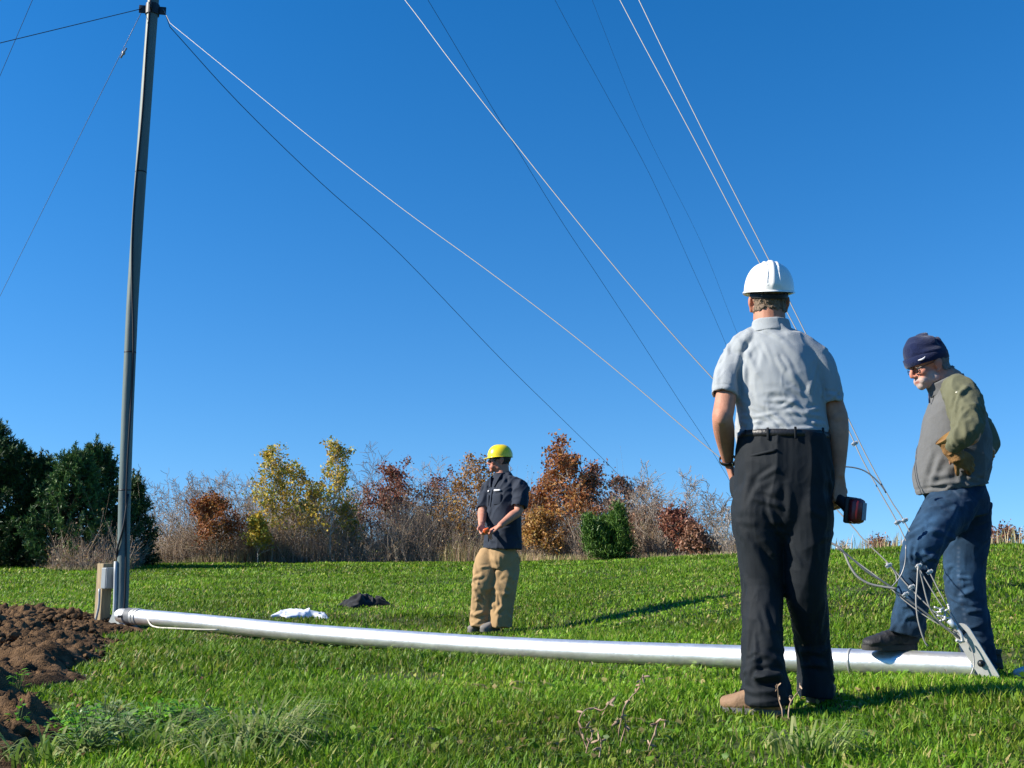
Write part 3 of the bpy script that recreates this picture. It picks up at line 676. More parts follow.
    b = MB(); b.box(A(sx + .105, 8.865, (bz0 + bz1) / 2), (.185, .085, bz1 - bz0), AX, .008); b.build('housing', gm, o, smooth=False)
    b = MB(); b.box(A(sx + .105, 8.865, (bz0 + bz1) / 2) - ayy * .0465, (.172, .010, bz1 - bz0 - .014), AX, .003); b.build('cover', gm, o, smooth=False)
    b = MB(); b.tube([A(sx + .02, 8.79, bz0 + .0), A(sx + .015, 8.81, bz0 - .14), A(sx - .02, 8.84, bz0 - .28), A(sx - .03, 8.85, zg + .02)], .010, 8, 4); b.build('conduit', MATS['pvc_conduit'], o)
    tg = MB(); C = catmull([A(sx + .14, 8.85, bz1 + .0), A(sx + .15, 8.80, bz1 + .06), pole_pt(bz1 + .16) + A(-.03, -.055, 0), pole_pt(bz1 + .36) + A(.02, -.058, 0), pole_pt(bz1 + .62) + A(.045, -.04, 0)], 6)
    tg.tube(C, .009, 8); tg.build('lead_cable', MATS['black_rubber'], o)
    # ---- loose things
    rp = MB(); q0 = mast_axis(); pts = [at(147, 618, 8.40), at(151, 625, 8.3), at(158, 634, 8.1)]
    p3 = A(pts[-1][0], pts[-1][1], gz(pts[-1][0], pts[-1][1]) + .04); r2 = []
    for px, Y in ((175, 7.95), (200, 7.85), (222, 7.8)): p = gpt(px, Y); r2.append(p + A(0, 0, .05))
    rp.tube(catmull(pts[:2] + [p3] + r2, 5), .006, 8); tag(rp.build('rope', mat('pale_rope', (.55, .52, .44), .8, .2)), 'thin pale rope trailing from the hinge end of the mast onto the grass', 'rope')
    b = MB(); g0 = gpt(163, 8.45); g1 = gpt(190, 9.1); axs = nrm(g1 - g0); b.box((g0 + g1) / 2 + A(0, 0, .05), (np.linalg.norm(g1 - g0) + .05, .035, .022), [axs, nrm(np.cross(A(0, 0, 1), axs)), A(0, 0, 1)], .003)
    tag(b.build('wooden_slat', mat('fresh_pine', (.55, .38, .16), .7, .3, var=.15, vscale=12, stretch=(.5, 4, 4)), None, smooth=False), 'thin pale wooden slat lying in the grass behind the mast near its hinge', 'wooden slat')
    b = MB(); g0 = gpt(-14, 10.3); g1 = gpt(8, 10.0); axs = nrm(g1 - g0); b.box((g0 + g1) / 2 + A(0, 0, .09), (np.linalg.norm(g1 - g0), .14, .05), [axs, nrm(np.cross(A(0, 0, 1), axs)), nrm(A(0, .0, 1))], .004)
    tag(b.build('timber_plank', mat('red_timber', (.36, .20, .11), .8, .2, var=.2, vscale=10, stretch=(.5, 4, 4)), None, smooth=False), 'reddish brown plank end lying on the grass at the left edge', 'plank')
def lump_cloth(px0, px1, Y, h, seed, name, label, cat, m, wide=.22, humps=()):
    g0, g1 = gpt(px0, Y), gpt(px1, Y + .15); c = (g0 + g1) / 2; ax = nrm((g1 - g0) * A(1, 1, 0)); ay = np.cross(A(0, 0, 1), ax); L = np.linalg.norm(g1 - g0) / 2
    n, k = 90, 44; u, v = np.meshgrid(np.linspace(-1, 1, n), np.linspace(-1, 1, k), indexing='ij'); u, v = u.ravel(), v.ravel()
    ww = wide * (.75 + .5 * vnoise(np.stack([u * 2.2, u * 0, u * 0], 1), seed)); xx = u * L; yy = v * ww
    e = np.clip((1 - np.abs(u) ** 3) * (1 - np.abs(v) ** 2.5), 0, 1)
    P = c + np.outer(xx, ax) + np.outer(yy, ay); zg = ground_z(P[:, 0], P[:, 1])
    hm = .45 + sum(a * np.exp(-((u - p) / s) ** 2) for p, a, s in humps)
    q = np.stack([xx * 7, yy * 7, u * 0], 1)
    f = 1 - np.abs(vnoise(q + .6 * fbm(q * .7, 2, seed + 5)[:, None], seed + 1)); f2 = 1 - np.abs(vnoise(q * 2.1 + 9, seed + 2))
    P[:, 2] = zg + .02 + e ** .6 * h * hm * (.35 + .75 * f ** 1.6 + .28 * f2)
    P[:, :2] += (.02 * vnoise(np.stack([xx * 14, yy * 14, u * 0], 1), seed + 8))[:, None]
    i = np.arange(n - 1)[:, None]; j = np.arange(k - 1)[None]; Q = np.stack([i * k + j, (i + 1) * k + j, (i + 1) * k + j + 1, i * k + j + 1], -1).reshape(-1, 4)
    low = P.copy(); low[:, 2] = zg - .02; m_ = n * k
    bd = [a * k for a in range(n)] + [(n - 1) * k + a for a in range(1, k)] + [a * k + k - 1 for a in range(n - 2, -1, -1)] + [a for a in range(k - 2, 0, -1)]
    sk = [[bd[a], bd[a - 1], m_ + bd[a - 1], m_ + bd[a]] for a in range(len(bd))]
    o = link(name, np_mesh(name, np.vstack([P, low]), [Q, sk, Q[:, ::-1] + m_]), m); tag(o, label, cat); return o
def tube_mesh(P, r, n=7): mb = MB(); mb.tube(P, r, n); return mb
def cable_pts(px, Y0, Y1, sub=5):
    px = np.array(px, float); d = np.concatenate([[0], np.cumsum(np.hypot(*np.diff(px, axis=0).T))]); t = d / d[-1]
    iv = 1 / Y0 + (1 / Y1 - 1 / Y0) * t
    return catmull(np.array([at(x, y, 1 / i) for (x, y), i in zip(px, iv)]), sub)
def build_cables():
    lt = mat('galvanised_cable', (.29, .285, .27), .5, .4, metal=.3); dk = mat('dark_cable', (.045, .047, .05), .5, .4, metal=.3)
    gy = mat('steel_cable', (.22, .225, .23), .45, .4, metal=.5); cl = mat('clip_zinc', (.60, .60, .58), .4, .5, metal=.5)
    bx, by = 963, 634; YB = 4.92
    def onpole(k, an=0): c = pole_pt(ZC[k]); return c + .105 * A(math.cos(math.radians(an)), math.sin(math.radians(an)), 0)
    def cab(pts3, r, m, label, grp, name='guy_cable'):
        o = tube_mesh(pts3, r).build(name, m); tag(o, label, 'cable', grp); return o
    G1 = 'cables running to the mast end'; G2 = 'far guy cables'
    # c: from the first collar to the mast end
    P = np.vstack([[onpole(0, -10)], cable_pts([(170, 23), (240, 80), (310, 137), (400, 207), (480, 265), (560, 325), (640, 390), (718, 456), (845, 553), (880, 579), (905, 601), (935, 622), (bx, by)], 8.6, YB)])
    cab(P, .0028, lt, 'light cable sagging from the low post collar to the mast end', G1)
    P = np.vstack([[onpole(1, -10)], cable_pts([(230, -222), (300, -130), (350, -66), (405, 0), (450, 60), (500, 124), (560, 200), (640, 297), (715, 381), (840, 513), (862, 538), (887, 562), (910, 588), (938, 615), (bx, by)], 8.3, YB)])
    cab(P, .0032, lt, 'light cable that passes from the frame top to the left shoulder of the polo man', G1)
    P = np.vstack([[onpole(2, -25)], cable_pts([(400, -430), (520, -196), (620, 0), (690, 131), (750, 245), (787, 312), (812, 360), (848, 429), (861, 457), (880, 492), (897, 522), (918, 566), (940, 603), (bx - 1, by - 2)], 7.2, YB)])
    cab(P, .0030, lt, 'left cable of the close pair behind the white helmet', G1)
    P = np.vstack([[onpole(2, -5)], cable_pts([(420, -480), (540, -210), (639, 0), (705, 135), (768, 258), (790, 302), (812, 346), (846, 414), (866, 455), (890, 499), (904, 521), (929, 571), (946, 604), (bx, by - 2)], 7.2, YB)])
    cab(P, .0030, lt, 'right cable of the close pair behind the white helmet', G1)
    P = np.vstack([[onpole(0, 10)], cable_pts([(170, 27), (240, 104), (320, 182), (400, 254), (500, 358), (560, 417), (610, 466), (655, 512), (697, 553)], 8.9, 27)])
    cab(P, .0036, dk, 'dark guy cable from the low post collar down into the trees by the rust oak', G2)
    P = np.vstack([[onpole(1, 10)], cable_pts([(240, -310), (330, -160), (428, 0), (490, 104), (555, 211), (600, 279), (640, 340), (680, 402), (715, 456), (770, 551)], 9.3, 20)])
    cab(P, .0029, dk, 'dark guy cable crossing behind the light one left of the polo man', G2)
    P = np.vstack([[onpole(2, 5)], cable_pts([(330, -470), (450, -205), (555, 0), (605, 92), (650, 175), (690, 263), (722, 335), (760, 430), (800, 550)], 9.3, 21)])
    cab(P, .0022, dk, 'faint thin dark cable left of the white helmet', G2)
    P = np.vstack([[onpole(2, 15)], cable_pts([(400, -520), (520, -190), (600, 20), (645, 130), (700, 240), (735, 328), (780, 440), (820, 551)], 9.3, 22)])
    cab(P, .0016, dk, 'faintest thin dark cable nearest the white helmet', G2)
    # left side guys
    def toground(p0, p1, r, m, label, drops=()):
        d = p1 - p0; t = 1.0
        while True:
            q = p0 + d * t; 
            if q[2] <= gz(q[0], q[1]) or t > 12: break
            t += .05
        n = 24; T = np.linspace(0, t, n); P = p0 + np.outer(T, d); P[:, 2] -= .18 * np.sin(np.linspace(0, math.pi, n)) * 0
        cab(P, r, m, label, 'guy cables on the left side')
    toground(onpole(0, 190), at(0, 43, 8.0), .0034, dk, 'dark guy cable leaving the low post collar to the upper left')
    toground(onpole(0, 170), at(0, 296, 13.0), .0026, gy, 'dark guy cable falling steeply from the low collar to the left edge')
    toground(onpole(1, 180), at(17, 36, 12.0), .0030, dk, 'dark guy cable crossing the top left corner')
    # turnbuckle clips seen on two guys
    for px, py, Y in ((123.6, 53, 9.15), (608, 464.5, 21.0)):
        b = MB(); c = at(px, py, Y); q = 1.0 if Y < 15 else .8; dr = A(.5, 0, 1) if Y < 15 else A(.7, .3, -.65); b.ell(c, A(.016, .014, .022) * q); b.tube([c - dr * .05 * q, c + dr * .05 * q], .009 * q, 6)
        tag(b.build('insulator', dk if Y > 15 else lt), 'small insulator on the cable beside the grey post' if Y < 15 else 'small dark insulator on the cable above the trees', 'insulator')
    # loops and tails at the mast end
    def tail(px, Y0, Y1, r, m, label): cab(cable_pts(px, Y0, Y1, 4), r, m, label, 'cable tails and loops at the mast end', 'cable_tail')
    tail([(826, 541), (835, 545), (843, 551), (850, 566), (858, 577), (870, 584), (884, 587), (897, 589)], 5.1, 4.98, .0058, lt, 'thick white cable tail hanging just right of the dark trousers')
    tail([(836, 547), (850, 557), (866, 571), (885, 583), (900, 594), (918, 607), (940, 624), (962, 640)], 5.05, 4.93, .0046, gy, 'grey cable running beside the thick white tail down to the lift plate')
    tail([(822, 467), (840, 466.5), (856, 468), (868, 473), (880, 484), (886, 493)], 5.15, 5.1, .0034, gy, 'thin grey loop between the polo man and the cable pair')
    tail([(886, 563), (892, 568), (896, 575), (897, 582)], 5.04, 5.03, .0042, lt, 'short curled tail below a clip left of the jeans')
    tail([(918, 566), (917, 585), (916, 600), (918, 620), (924, 640), (928, 646)], 4.95, 4.93, .0036, lt, 'thin cable hanging straight down in front of the jeans')
    tail([(918, 566), (922, 580), (927, 600), (931, 610), (940, 622), (958, 638)], 4.95, 4.93, .0036, lt, 'thin cable from the front clip to the lift plate')
    tail([(966, 640), (972, 650), (974, 664), (970, 676), (962, 682), (945, 682)], 4.90, 4.86, .0034, lt, 'thin wire looping over the mast end')
    tail([(889, 590), (900, 577), (905, 563), (906, 545)], 5.0, 5.0, .003, gy, 'thin wire standing up from a clip in front of the shin')
    for k, (px, py, Y) in enumerate([(854, 443, 5.05), (897, 522, 5.0), (904, 520, 5.0), (918, 565.5, 4.96), (929, 571.5, 4.96), (911, 586.5, 4.98), (905, 594, 4.98), (888, 565, 5.02)]):
        o = MB(); c = at(px, py, Y); d = nrm(at(px + 8, py + 13, Y) - c); s_ = nrm(np.cross(d, A(0, 1, 0)))
        o.box(c, (.016, .013, .014), [s_, np.cross(d, s_), d], .004); o.tube([c - s_ * .015, c + s_ * .017], .0042, 8); o.tube([c - s_ * .013 + d * .009, c + s_ * .015 + d * .009], .004, 8); o.ell(c + s_ * .016 + d * .004, (.0055, .0055, .0055), n=8, m=6)
        t = o.build('wire_clip', cl, autos=40)
        tag(t, ['highest wire clip beside the right forearm of the polo man', 'left clip of the pair level with the thigh', 'right clip of the pair level with the thigh', 'upper clip in front of the knee', 'clip at the right edge of the front knee', 'upper clip in front of the shin', 'lower clip in front of the shin', 'clip on the grass side left of the jeans'][k], 'wire clip', 'wire clips on the cables')
    o = MB(); rng = np.random.default_rng(3)              # bunch of clips and a shackle above the plate
    root = empty('shackle', at(945, 622, 4.94), 'bunch of zinc clips and a shackle above the lift plate', 'shackle')
    for px, py in ((938, 612), (942, 609), (947, 610), (940, 616), (945, 615), (943, 620), (947, 618), (937, 608), (949, 608)):
        c = at(px, py, 4.94); b = MB(); dd = nrm(rng.normal(0, 1, 3)); b.tube([c - dd * .016, c + dd * .014], .0048, 8); b.ell(c + dd * .014, (.007, .007, .006), n=8, m=6); b.build('clip', cl, root)
    b = MB(); b.tube(catmull([at(950, 623, 4.93), at(956, 628, 4.92), at(961, 634, 4.91), at(962, 642, 4.91), at(956, 640, 4.91)], 5), .0075, 8); b.build('bow', cl, root)
    b = MB(); b.tube([at(949, 620, 4.93), at(956, 628, 4.92)], .013, 10); b.build('sleeve', mat('swage_blue', (.42, .50, .55), .35, .5, metal=.4), root)
# ================================================================== people
def frame(fwd, up=(0, 0, 1)):
    u = nrm(up); f = nrm(np.asarray(fwd, float)); r = nrm(np.cross(f, u)); u = np.cross(r, f); return np.array([r, f, u])   # rows: right, forward, up
class Head:
    def __init__(s, c, fwd, up=(0, 0, 1), sc=1.0): s.c = np.asarray(c, float); s.M = frame(fwd, up); s.s = sc
    def w(s, x, y, z): return s.c + (np.array([x, y, z]) * s.s) @ s.M
    def loc(s, P): return (P - s.c) @ s.M.T / s.s
    def add(s, b, beard=0):
        e = lambda p, r: b.ell(s.w(*p), np.array(r) * s.s, s.M, 20, 14)
        e((0, -.012, .030), (.075, .098, .086)); e((0, .030, -.040), (.060, .066, .078)); e((0, .050, .040), (.062, .050, .055))
        e((0, .078, -.098), (.024, .020, .018))
        for q in (-1, 1):
            e((q * .046, .012, -.070), (.018, .034, .026)); e((q * .043, .066, -.022), (.022, .024, .022)); e((q * .030, .084, .022), (.024, .014, .010))
            e((q * .013, .100, -.036), (.009, .011, .008)); e((q * .030, .076, -.066), (.022, .022, .025))
            e((q * .031, .0765, .001), (.0125, .0125, .0115))
            # ear: flattened, with rim and lobe
            e((q * .078, -.008, -.006), (.010, .019, .032)); e((q * .084, -.014, .004), (.008, .019, .026)); e((q * .077, -.002, -.034), (.008, .010, .012))
        b.loft([s.w(0, .088, .018), s.w(0, .101, .000), s.w(0, .113, -.022), s.w(0, .112, -.036)], np.array([(.008, .009), (.010, .011), (.012, .012), (.013, .011)]) * s.s, s.M[0], 12, 2)
        e((0, .112, -.033), (.012, .012, .010))
        b.loft([s.w(-.024, .082, -.066), s.w(0, .098, -.063), s.w(.024, .082, -.066)], np.array([.004, .0085, .004]) * s.s, s.M[2], 10, 3)
        b.loft([s.w(-.022, .081, -.072), s.w(0, .096, -.075), s.w(.022, .081, -.072)], np.array([.004, .0085, .004]) * s.s, s.M[2], 10, 3)
        if beard:
            e((0, .074, -.090), (.034, .028, .024)); e((0, .088, -.057), (.024, .015, .008))
    def color(s, P, skin, rng_seed=1, beard=None, brow=(.10, .07, .05)):
        q = s.loc(P); n = len(P); C = np.tile(np.array(skin, float), (n, 1))
        nz = fbm(P * 30, 3, rng_seed); C *= (1 + .10 * nz)[:, None] * (1 + .16 * fbm(P * 11, 2, 4)[:, None] * A(.3, 1, 1.2)); C *= (1 + .06 * fbm(P * 120, 2, 8))[:, None]
        hd = (q[:, 2] > -.16) & (np.abs(q[:, 0]) < .11) & (np.abs(q[:, 1]) < .15)
        def blend(mask, col): C[:] = C * (1 - mask[:, None]) + np.array(col) * mask[:, None]
        g = lambda p, r: np.exp(-(((q - np.array(p)) / np.array(r)) ** 2).sum(1)) * hd
        red = (skin[0] * 1.02, skin[1] * .68, skin[2] * .62)
        for x in (-1, 1):
            blend(.6 * g((x * .045, .08, -.03), (.022, .03, .02)), red); blend(.7 * g((x * .083, -.01, -.005), (.012, .03, .035)), red)
        blend(.6 * g((0, .12, -.032), (.016, .02, .016)), red)
        blend(.85 * np.clip(2 * g((0, .095, -.069), (.022, .02, .009)), 0, 1), (.33, .12, .10))
        for x in (-1, 1):
            ey = np.clip(3 * g((x * .031, .088, .001), (.011, .008, .0055)) - .6, 0, 1); blend(ey, (.70, .68, .65))
            blend(np.clip(4 * g((x * .031, .092, .001), (.0045, .010, .005)) - .8, 0, 1), (.03, .025, .02))
            blend(np.clip(3 * g((x * .032, .094, .022), (.020, .016, .0055)) - .4, 0, 1) * .85, brow)
        if beard is not None:
            bm = np.clip((-.024 - q[:, 2]) / .015, 0, 1) * np.clip((q[:, 1] + .005) / .02, 0, 1) * np.clip((q[:, 2] + .135) / .02, 0, 1) * hd
            lip = np.clip(2 * g((0, .095, -.069), (.020, .02, .006)), 0, 1); cheek = np.clip(1.6 * (g((.04, .085, -.035), (.022, .03, .018)) + g((-.04, .085, -.035), (.022, .03, .018)) + g((0, .115, -.033), (.018, .03, .016))), 0, 1)
            bm = np.clip(bm * (1 - lip) * (1 - cheek) * (.75 + .35 * vnoise(P * 260, 3)), 0, .92); blend(bm, beard)
        return C
def hair_part(body_me, head, cond, off, m, name, parent, seed=2, amp=.004):
    V = get_v(body_me); Nn = get_n(body_me); q = head.loc(V); k = cond(q)
    fs = [list(p.vertices) for p in body_me.polygons if all(k[v] for v in p.vertices)]
    if not fs: return None
    u = sorted({v for f in fs for v in f}); mp = {v: i for i, v in enumerate(u)}; u = np.array(u)
    edge = np.zeros(len(V)); cnt = {}
    P = V[u] + Nn[u] * (off + amp * fbm(V[u] * 130, 2, seed) + .6 * amp * vnoise(np.stack([q[u][:, 0] * 260, q[u][:, 1] * 260, q[u][:, 2] * 60], 1), 6))[:, None]
    me = np_mesh(name, P, []) if False else bpy.data.meshes.new(name); me.from_pydata(P.tolist(), [], [[mp[v] for v in f] for f in fs]); me.update()
    # thickness: pull the border back to the skin
    bm = bmesh.new(); bm.from_mesh(me); bm.verts.ensure_lookup_table()
    for v in bm.verts:
        if v.is_boundary: v.co = Vector(V[u[v.index]] - Nn[u[v.index]] * .002)
    bm.to_mesh(me); bm.free()
    return link(name, me, m, parent)
def hand(b, wrist, fdir, pal, thumb, curl=(25, 35, 25), sc=1.0, spread=4, tcurl=25, tout=40):
    """palm + five fingers; pal = the way the fingers curl, thumb = side the thumb is on"""
    f = nrm(fdir); p = nrm(np.asarray(pal, float) - f * np.dot(pal, f)); w = nrm(np.cross(p, f)); 
    if np.dot(w, thumb) < 0: w = -w
    q = lambda a, c, d: wrist + (f * a + w * c + p * d) * sc
    b.loft([q(-.03, 0, 0), q(.0, 0, 0), q(.035, .002, .002), q(.075, 0, .002), q(.098, -.001, .003)], np.array([(.029, .021), (.028, .019), (.038, .016), (.042, .0145), (.038, .011)]) * sc, w, 16, 3)
    b.ell(q(.035, .024, .010), np.array([.026, .016, .015]) * sc, np.array([f, w, p]), 12, 8)
    Ls = [(.043, .026, .021), (.047, .030, .022), (.043, .028, .021), (.034, .021, .019)]; off = [.030, .010, -.010, -.029]; st = [.092, .097, .093, .084]; R = [.0095, .0098, .0093, .0082]
    for i in range(4):
        c0 = curl if not isinstance(curl[0], (tuple, list)) else curl[i]
        a = math.radians(spread * (1.5 - i)); d = nrm(f * math.cos(a) + w * math.sin(a)); P = [q(st[i] - .03, off[i] * .9, 0), q(st[i], off[i], .002)]; ang = 0
        for L, cu in zip(Ls[i], c0):
            ang += math.radians(cu); P.append(P[-1] + (d * math.cos(ang) + p * math.sin(ang)) * L * sc)
        r = R[i] * sc; b.loft(P, [r * 1.02, r * 1.08, r, r * .92, r * .78], w, 10, 3); b.ell(P[-1], (r * .78,) * 3, n=8, m=6)
        b.ell(P[1] - p * .004 * sc, (r * 1.12,) * 3, n=8, m=6)
    a = math.radians(tout); d = nrm(f * math.cos(a) + w * math.sin(a) + p * .25); P = [q(.015, .016, .006), q(.040, .036, .012)]; P.append(P[-1] + d * .034 * sc)
    d2 = nrm(d * math.cos(math.radians(tcurl)) - w * math.sin(math.radians(tcurl)) * .8 + p * math.sin(math.radians(tcurl)) * .6); P.append(P[-1] + d2 * .030 * sc)
    b.loft(P, np.array([.015, .0135, .0105, .0085]) * sc, p, 10, 3); b.ell(P[-1], (.0085 * sc,) * 3, n=8, m=6)
def folds(me, specs, creases=(), smooth=0):
    """push cloth in and out: specs (dir, freq, amp, stretch, seed[, mask fn]); creases (p0, p1, amp, width)"""
    V = get_v(me); Nn = get_n(me); d = np.zeros(len(V))
    for sp in specs:
        dr, fr, am, st, seed = sp[:5]; dr = nrm(dr)
        a = V @ dr; side = V - np.outer(a, dr); q = (side + np.outer(a, dr) / st) * fr
        q = q + .35 * fbm(V * fr * .35, 2, seed + 9)[:, None]
        n = vnoise(q, seed); r = (1 - np.abs(n)) ** 2.2 - .45
        r = r * (.35 + .65 * np.clip(.5 + 1.1 * vnoise(V * fr * .23, seed + 3), 0, 1.2))
        if len(sp) > 5: r = r * sp[5](V)
        d += am * r
    for p0, p1, am, wd in creases:
        p0 = np.asarray(p0); e = np.asarray(p1) - p0; t = np.clip(((V - p0) @ e) / (e @ e), 0, 1); dist = np.linalg.norm(V - p0 - np.outer(t, e), axis=1)
        tt = 4 * t * (1 - t); fall = np.exp(-(dist / wd) ** 2) * (.35 + .65 * tt ** .5); d += am * fall - am * .55 * np.exp(-((dist - 1.9 * wd) / wd) ** 2) * tt
    set_v(me, V + Nn * d[:, None])
def rand_creases(me, n, cond, direction, ln, am, wd, seed, jit=.5):
    rng = np.random.default_rng(seed); V = get_v(me); Nn = get_n(me); k = np.where(cond(V, Nn))[0]; out = []
    if not len(k): return out
    for i in rng.choice(k, n):
        d = nrm(np.asarray(direction, float) + rng.normal(0, jit, 3)); d = nrm(d - Nn[i] * (d @ Nn[i])); L = ln * rng.uniform(.5, 1.5)
        out.append((V[i] - d * L / 2 - Nn[i] * .004, V[i] + d * L / 2 - Nn[i] * .004, am * rng.uniform(.6, 1.3) * (1 if rng.random() < .6 else -1), wd * rng.uniform(.75, 1.4)))
    return out
def groove(me, items):
    V = get_v(me); Nn = get_n(me)
    for c, ax, rad, am, wd in items:
        q = V - np.asarray(c); ax = nrm(ax); a = q @ ax; r = np.linalg.norm(q - np.outer(a, ax), axis=1); V = V - Nn * (am * np.exp(-(a / wd) ** 2) * (r < rad))[:, None]
    set_v(me, V)
def hem(C, R, k=.86, depth=.05):
    """turn a tube's open end inward so that it reads as cloth with a hollow"""
    C = list(C); R = [(r, r) if np.isscalar(r) else tuple(r) for r in R]; t = nrm(C[-2] - C[-1]); r = R[-1]
    C += [C[-1] + t * .001, C[-1] + t * .02, C[-1] + t * depth]; R += [(r[0] * k, r[1] * k)] * 3
    return C, R
def sleeve(b, C, R, ref, sm=4, n=22, hollow=True):
    """tube with hollow end: outer catmull part then straight inner part"""
    R = [(r, r) if np.isscalar(r) else tuple(r) for r in R]
    Z = catmull(np.hstack([np.asarray(C, float), np.array(R)]), sm); C, R = list(Z[:, :3]), [tuple(x) for x in Z[:, 3:]]
    if hollow: 
        t = nrm(C[-2] - C[-1]); r = R[-1]; rr = (max(r[0] - .011, .01), max(r[1] - .011, .01))
        # rings stay perpendicular: build explicitly
        V = []; n_ = n; th = np.arange(n_) * 2 * math.pi / n_; a_ref = np.asarray(ref, float)
        rings = []
        for i in range(len(C)):
            tt = nrm(C[min(i + 1, len(C) - 1)] - C[max(i - 1, 0)]); a = nrm(a_ref - tt * np.dot(a_ref, tt)); bb = np.cross(tt, a)
            rings.append(C[i] + np.outer(np.cos(th) * R[i][0], a) + np.outer(np.sin(th) * R[i][1], bb))
        for dd in (.0, .03, .055): rings.append(C[-1] + t * dd + np.outer(np.cos(th) * rr[0], a) + np.outer(np.sin(th) * rr[1], bb))
        V = np.vstack(rings + [C[0][None], (C[-1] + t * .055)[None]]); m = len(rings); Fs = []
        for i in range(m - 1):
            for k in range(n_): Fs.append([i * n_ + k, i * n_ + (k + 1) % n_, (i + 1) * n_ + (k + 1) % n_, (i + 1) * n_ + k])
        for k in range(n_):
            Fs.append([m * n_, (k + 1) % n_, k]); Fs.append([m * n_ + 1, (m - 1) * n_ + k, (m - 1) * n_ + (k + 1) % n_])
        b.add(V, Fs)
    else: b.loft(C, R, ref, n, 1)
def hard_hat(h, col_mat, parent, peak_at=1, tilt=0, ridges=3):
    """dome shell with ridge ribs, rim and peak, sitting on the head h"""
    n, m = 72, 26; V = []
    a, bq, c = .111, .138, .133
    def prof(th, ph):
        # th around (0 = right, pi/2 = forward), ph 0 rim .. 1 crown
        z = math.sin(ph * math.pi / 2); r = math.cos(ph * math.pi / 2) ** .78
        x = a * r * math.cos(th); y = bq * r * math.sin(th); zz = c * z
        # longitudinal ridges
        k = 0
        for x0, hgt, w in ((0, .0085, .0115), (.026, .0050, .006), (-.026, .0050, .006)) if ridges == 3 else ((0, .005, .012),):
            k += hgt * math.exp(-((x - x0) / w) ** 4)
        k *= min(1, max(0, (ph - .02) / .10))
        nn = nrm((x / a ** 2, y / bq ** 2, zz / c ** 2)); p = np.array([x, y, zz]) + nn * k
        return p
    for i in range(m):
        for k in range(n): V.append(prof(2 * math.pi * k / n, i / (m - .0)))
    V.append(prof(0, 1.0)); Fs = []
    for i in range(m - 1):
        for k in range(n): Fs.append([i * n + k, i * n + (k + 1) % n, (i + 1) * n + (k + 1) % n, (i + 1) * n + k])
    for k in range(n): Fs.append([(m - 1) * n + k, (m - 1) * n + (k + 1) % n, m * n])
    V = np.array(V); inn = V * .965 - np.array([0, 0, .0005]); N0 = len(V)
    Fs2 = [[j + N0 for j in f[::-1]] for f in Fs]
    # rim flare and peak
    rim = []
    for (fl, dz) in ((0, 0), (1, -.004), (1, -.008), (.0, -.006)):
        for k in range(n):
            th = 2 * math.pi * k / n; f = max(0, math.sin(th)); pk = .045 * f ** 2.2 + .004
            out = fl * pk; p = prof(th, 0); d = nrm((p[0], p[1], 0)); rim.append(p + d * (out - (.004 if fl == 0 and dz else 0)) + A(0, 0, dz - (.014 * f ** 2.2 if fl else 0)))
    base = 2 * N0; V = np.vstack([V, inn, np.array(rim)]); 
    for i in range(3):
        for k in range(n): Fs2.append([base + i * n + k, base + (i + 1) * n + k, base + (i + 1) * n + (k + 1) % n, base + i * n + (k + 1) % n])
    for k in range(n): Fs2.append([base + 3 * n + k, base + 3 * n + (k + 1) % n, base + (k + 1) % n, base + k])
    W = h.c + ((V + np.array([0, -.010, .040])) * h.s) @ h.M
    b = MB(); b.add(W, Fs + Fs2); o = b.build('hard_hat', col_mat, parent, autos=50)
    # suspension band inside, seen under the rim at the back
    mb = MB(); th = np.linspace(0, 2 * math.pi, 41); P = np.array([h.w(.083 * math.cos(t), -.012 + .106 * math.sin(t), .030 - .018 * (1 - math.sin(t)) * .5) for t in th])
    mb.loft(P, [(.011, .0022)] * 41, h.M[2], 8, 1, cap=False)
    mb.build('suspension_band', mat('black_strap', (.016, .016, .017), .6, .3), o)
    return o
def shoe(b, toe, heel, w=.050, hgt=.085, sole_mat=None):
    ax = nrm((toe - heel) * A(1, 1, 0)); side = np.cross(A(0, 0, 1), ax); L = np.linalg.norm((toe - heel)[:2]); z0 = (toe[2] + heel[2]) / 2
    q = lambda s_, z: heel + ax * L * s_ + A(0, 0, z)
    b.loft([q(-.02, .035), q(.06, .048), q(.25, .056), q(.45, .052), q(.65, .042), q(.85, .034), q(.96, .030), q(1.0, .028)],
           [(.020, .026), (w * .72, .044), (w * .78, .055), (w * .82, .050), (w * 1.0, .040), (w * .98, .031), (w * .68, .025), (w * .3, .014)], side, 20, 4, expo=2.3)
    b.loft([q(.16, .03), q(.17, .09), q(.16, .13)], [(w * .7, .055), (w * .72, .05), (w * .74, .052)], side, 16, 2)
def sole(b, toe, heel, w=.050, th=.022):
    ax = nrm((toe - heel) * A(1, 1, 0)); side = np.cross(A(0, 0, 1), ax); L = np.linalg.norm((toe - heel)[:2])
    out = []
    for k in range(40):
        t = 2 * math.pi * k / 40; s_ = .5 + .52 * math.cos(t); ww = w * (.80 + .24 * (s_ > .5) * math.sin((s_ - .5) * math.pi)) ; out.append(heel + ax * L * s_ + side * ww * math.copysign(abs(math.sin(t)) ** .62, math.sin(t)))
    b.prism(out, A(0, 0, th))
SKIN = None
def person_mats():
    global SKIN
    SKIN = mat('skin', rough=.58, spec=.28, attr=True, bump=.15, bscale=300)
def finish_body(b, voxel, sm, head, skin, parent, beard=None, brow=(.10, .07, .05)):
    me = remesh(b, voxel, sm, .5); set_col(me, head.color(get_v(me), skin, 1, beard, brow)); o = link('body', me, SKIN, parent); return o
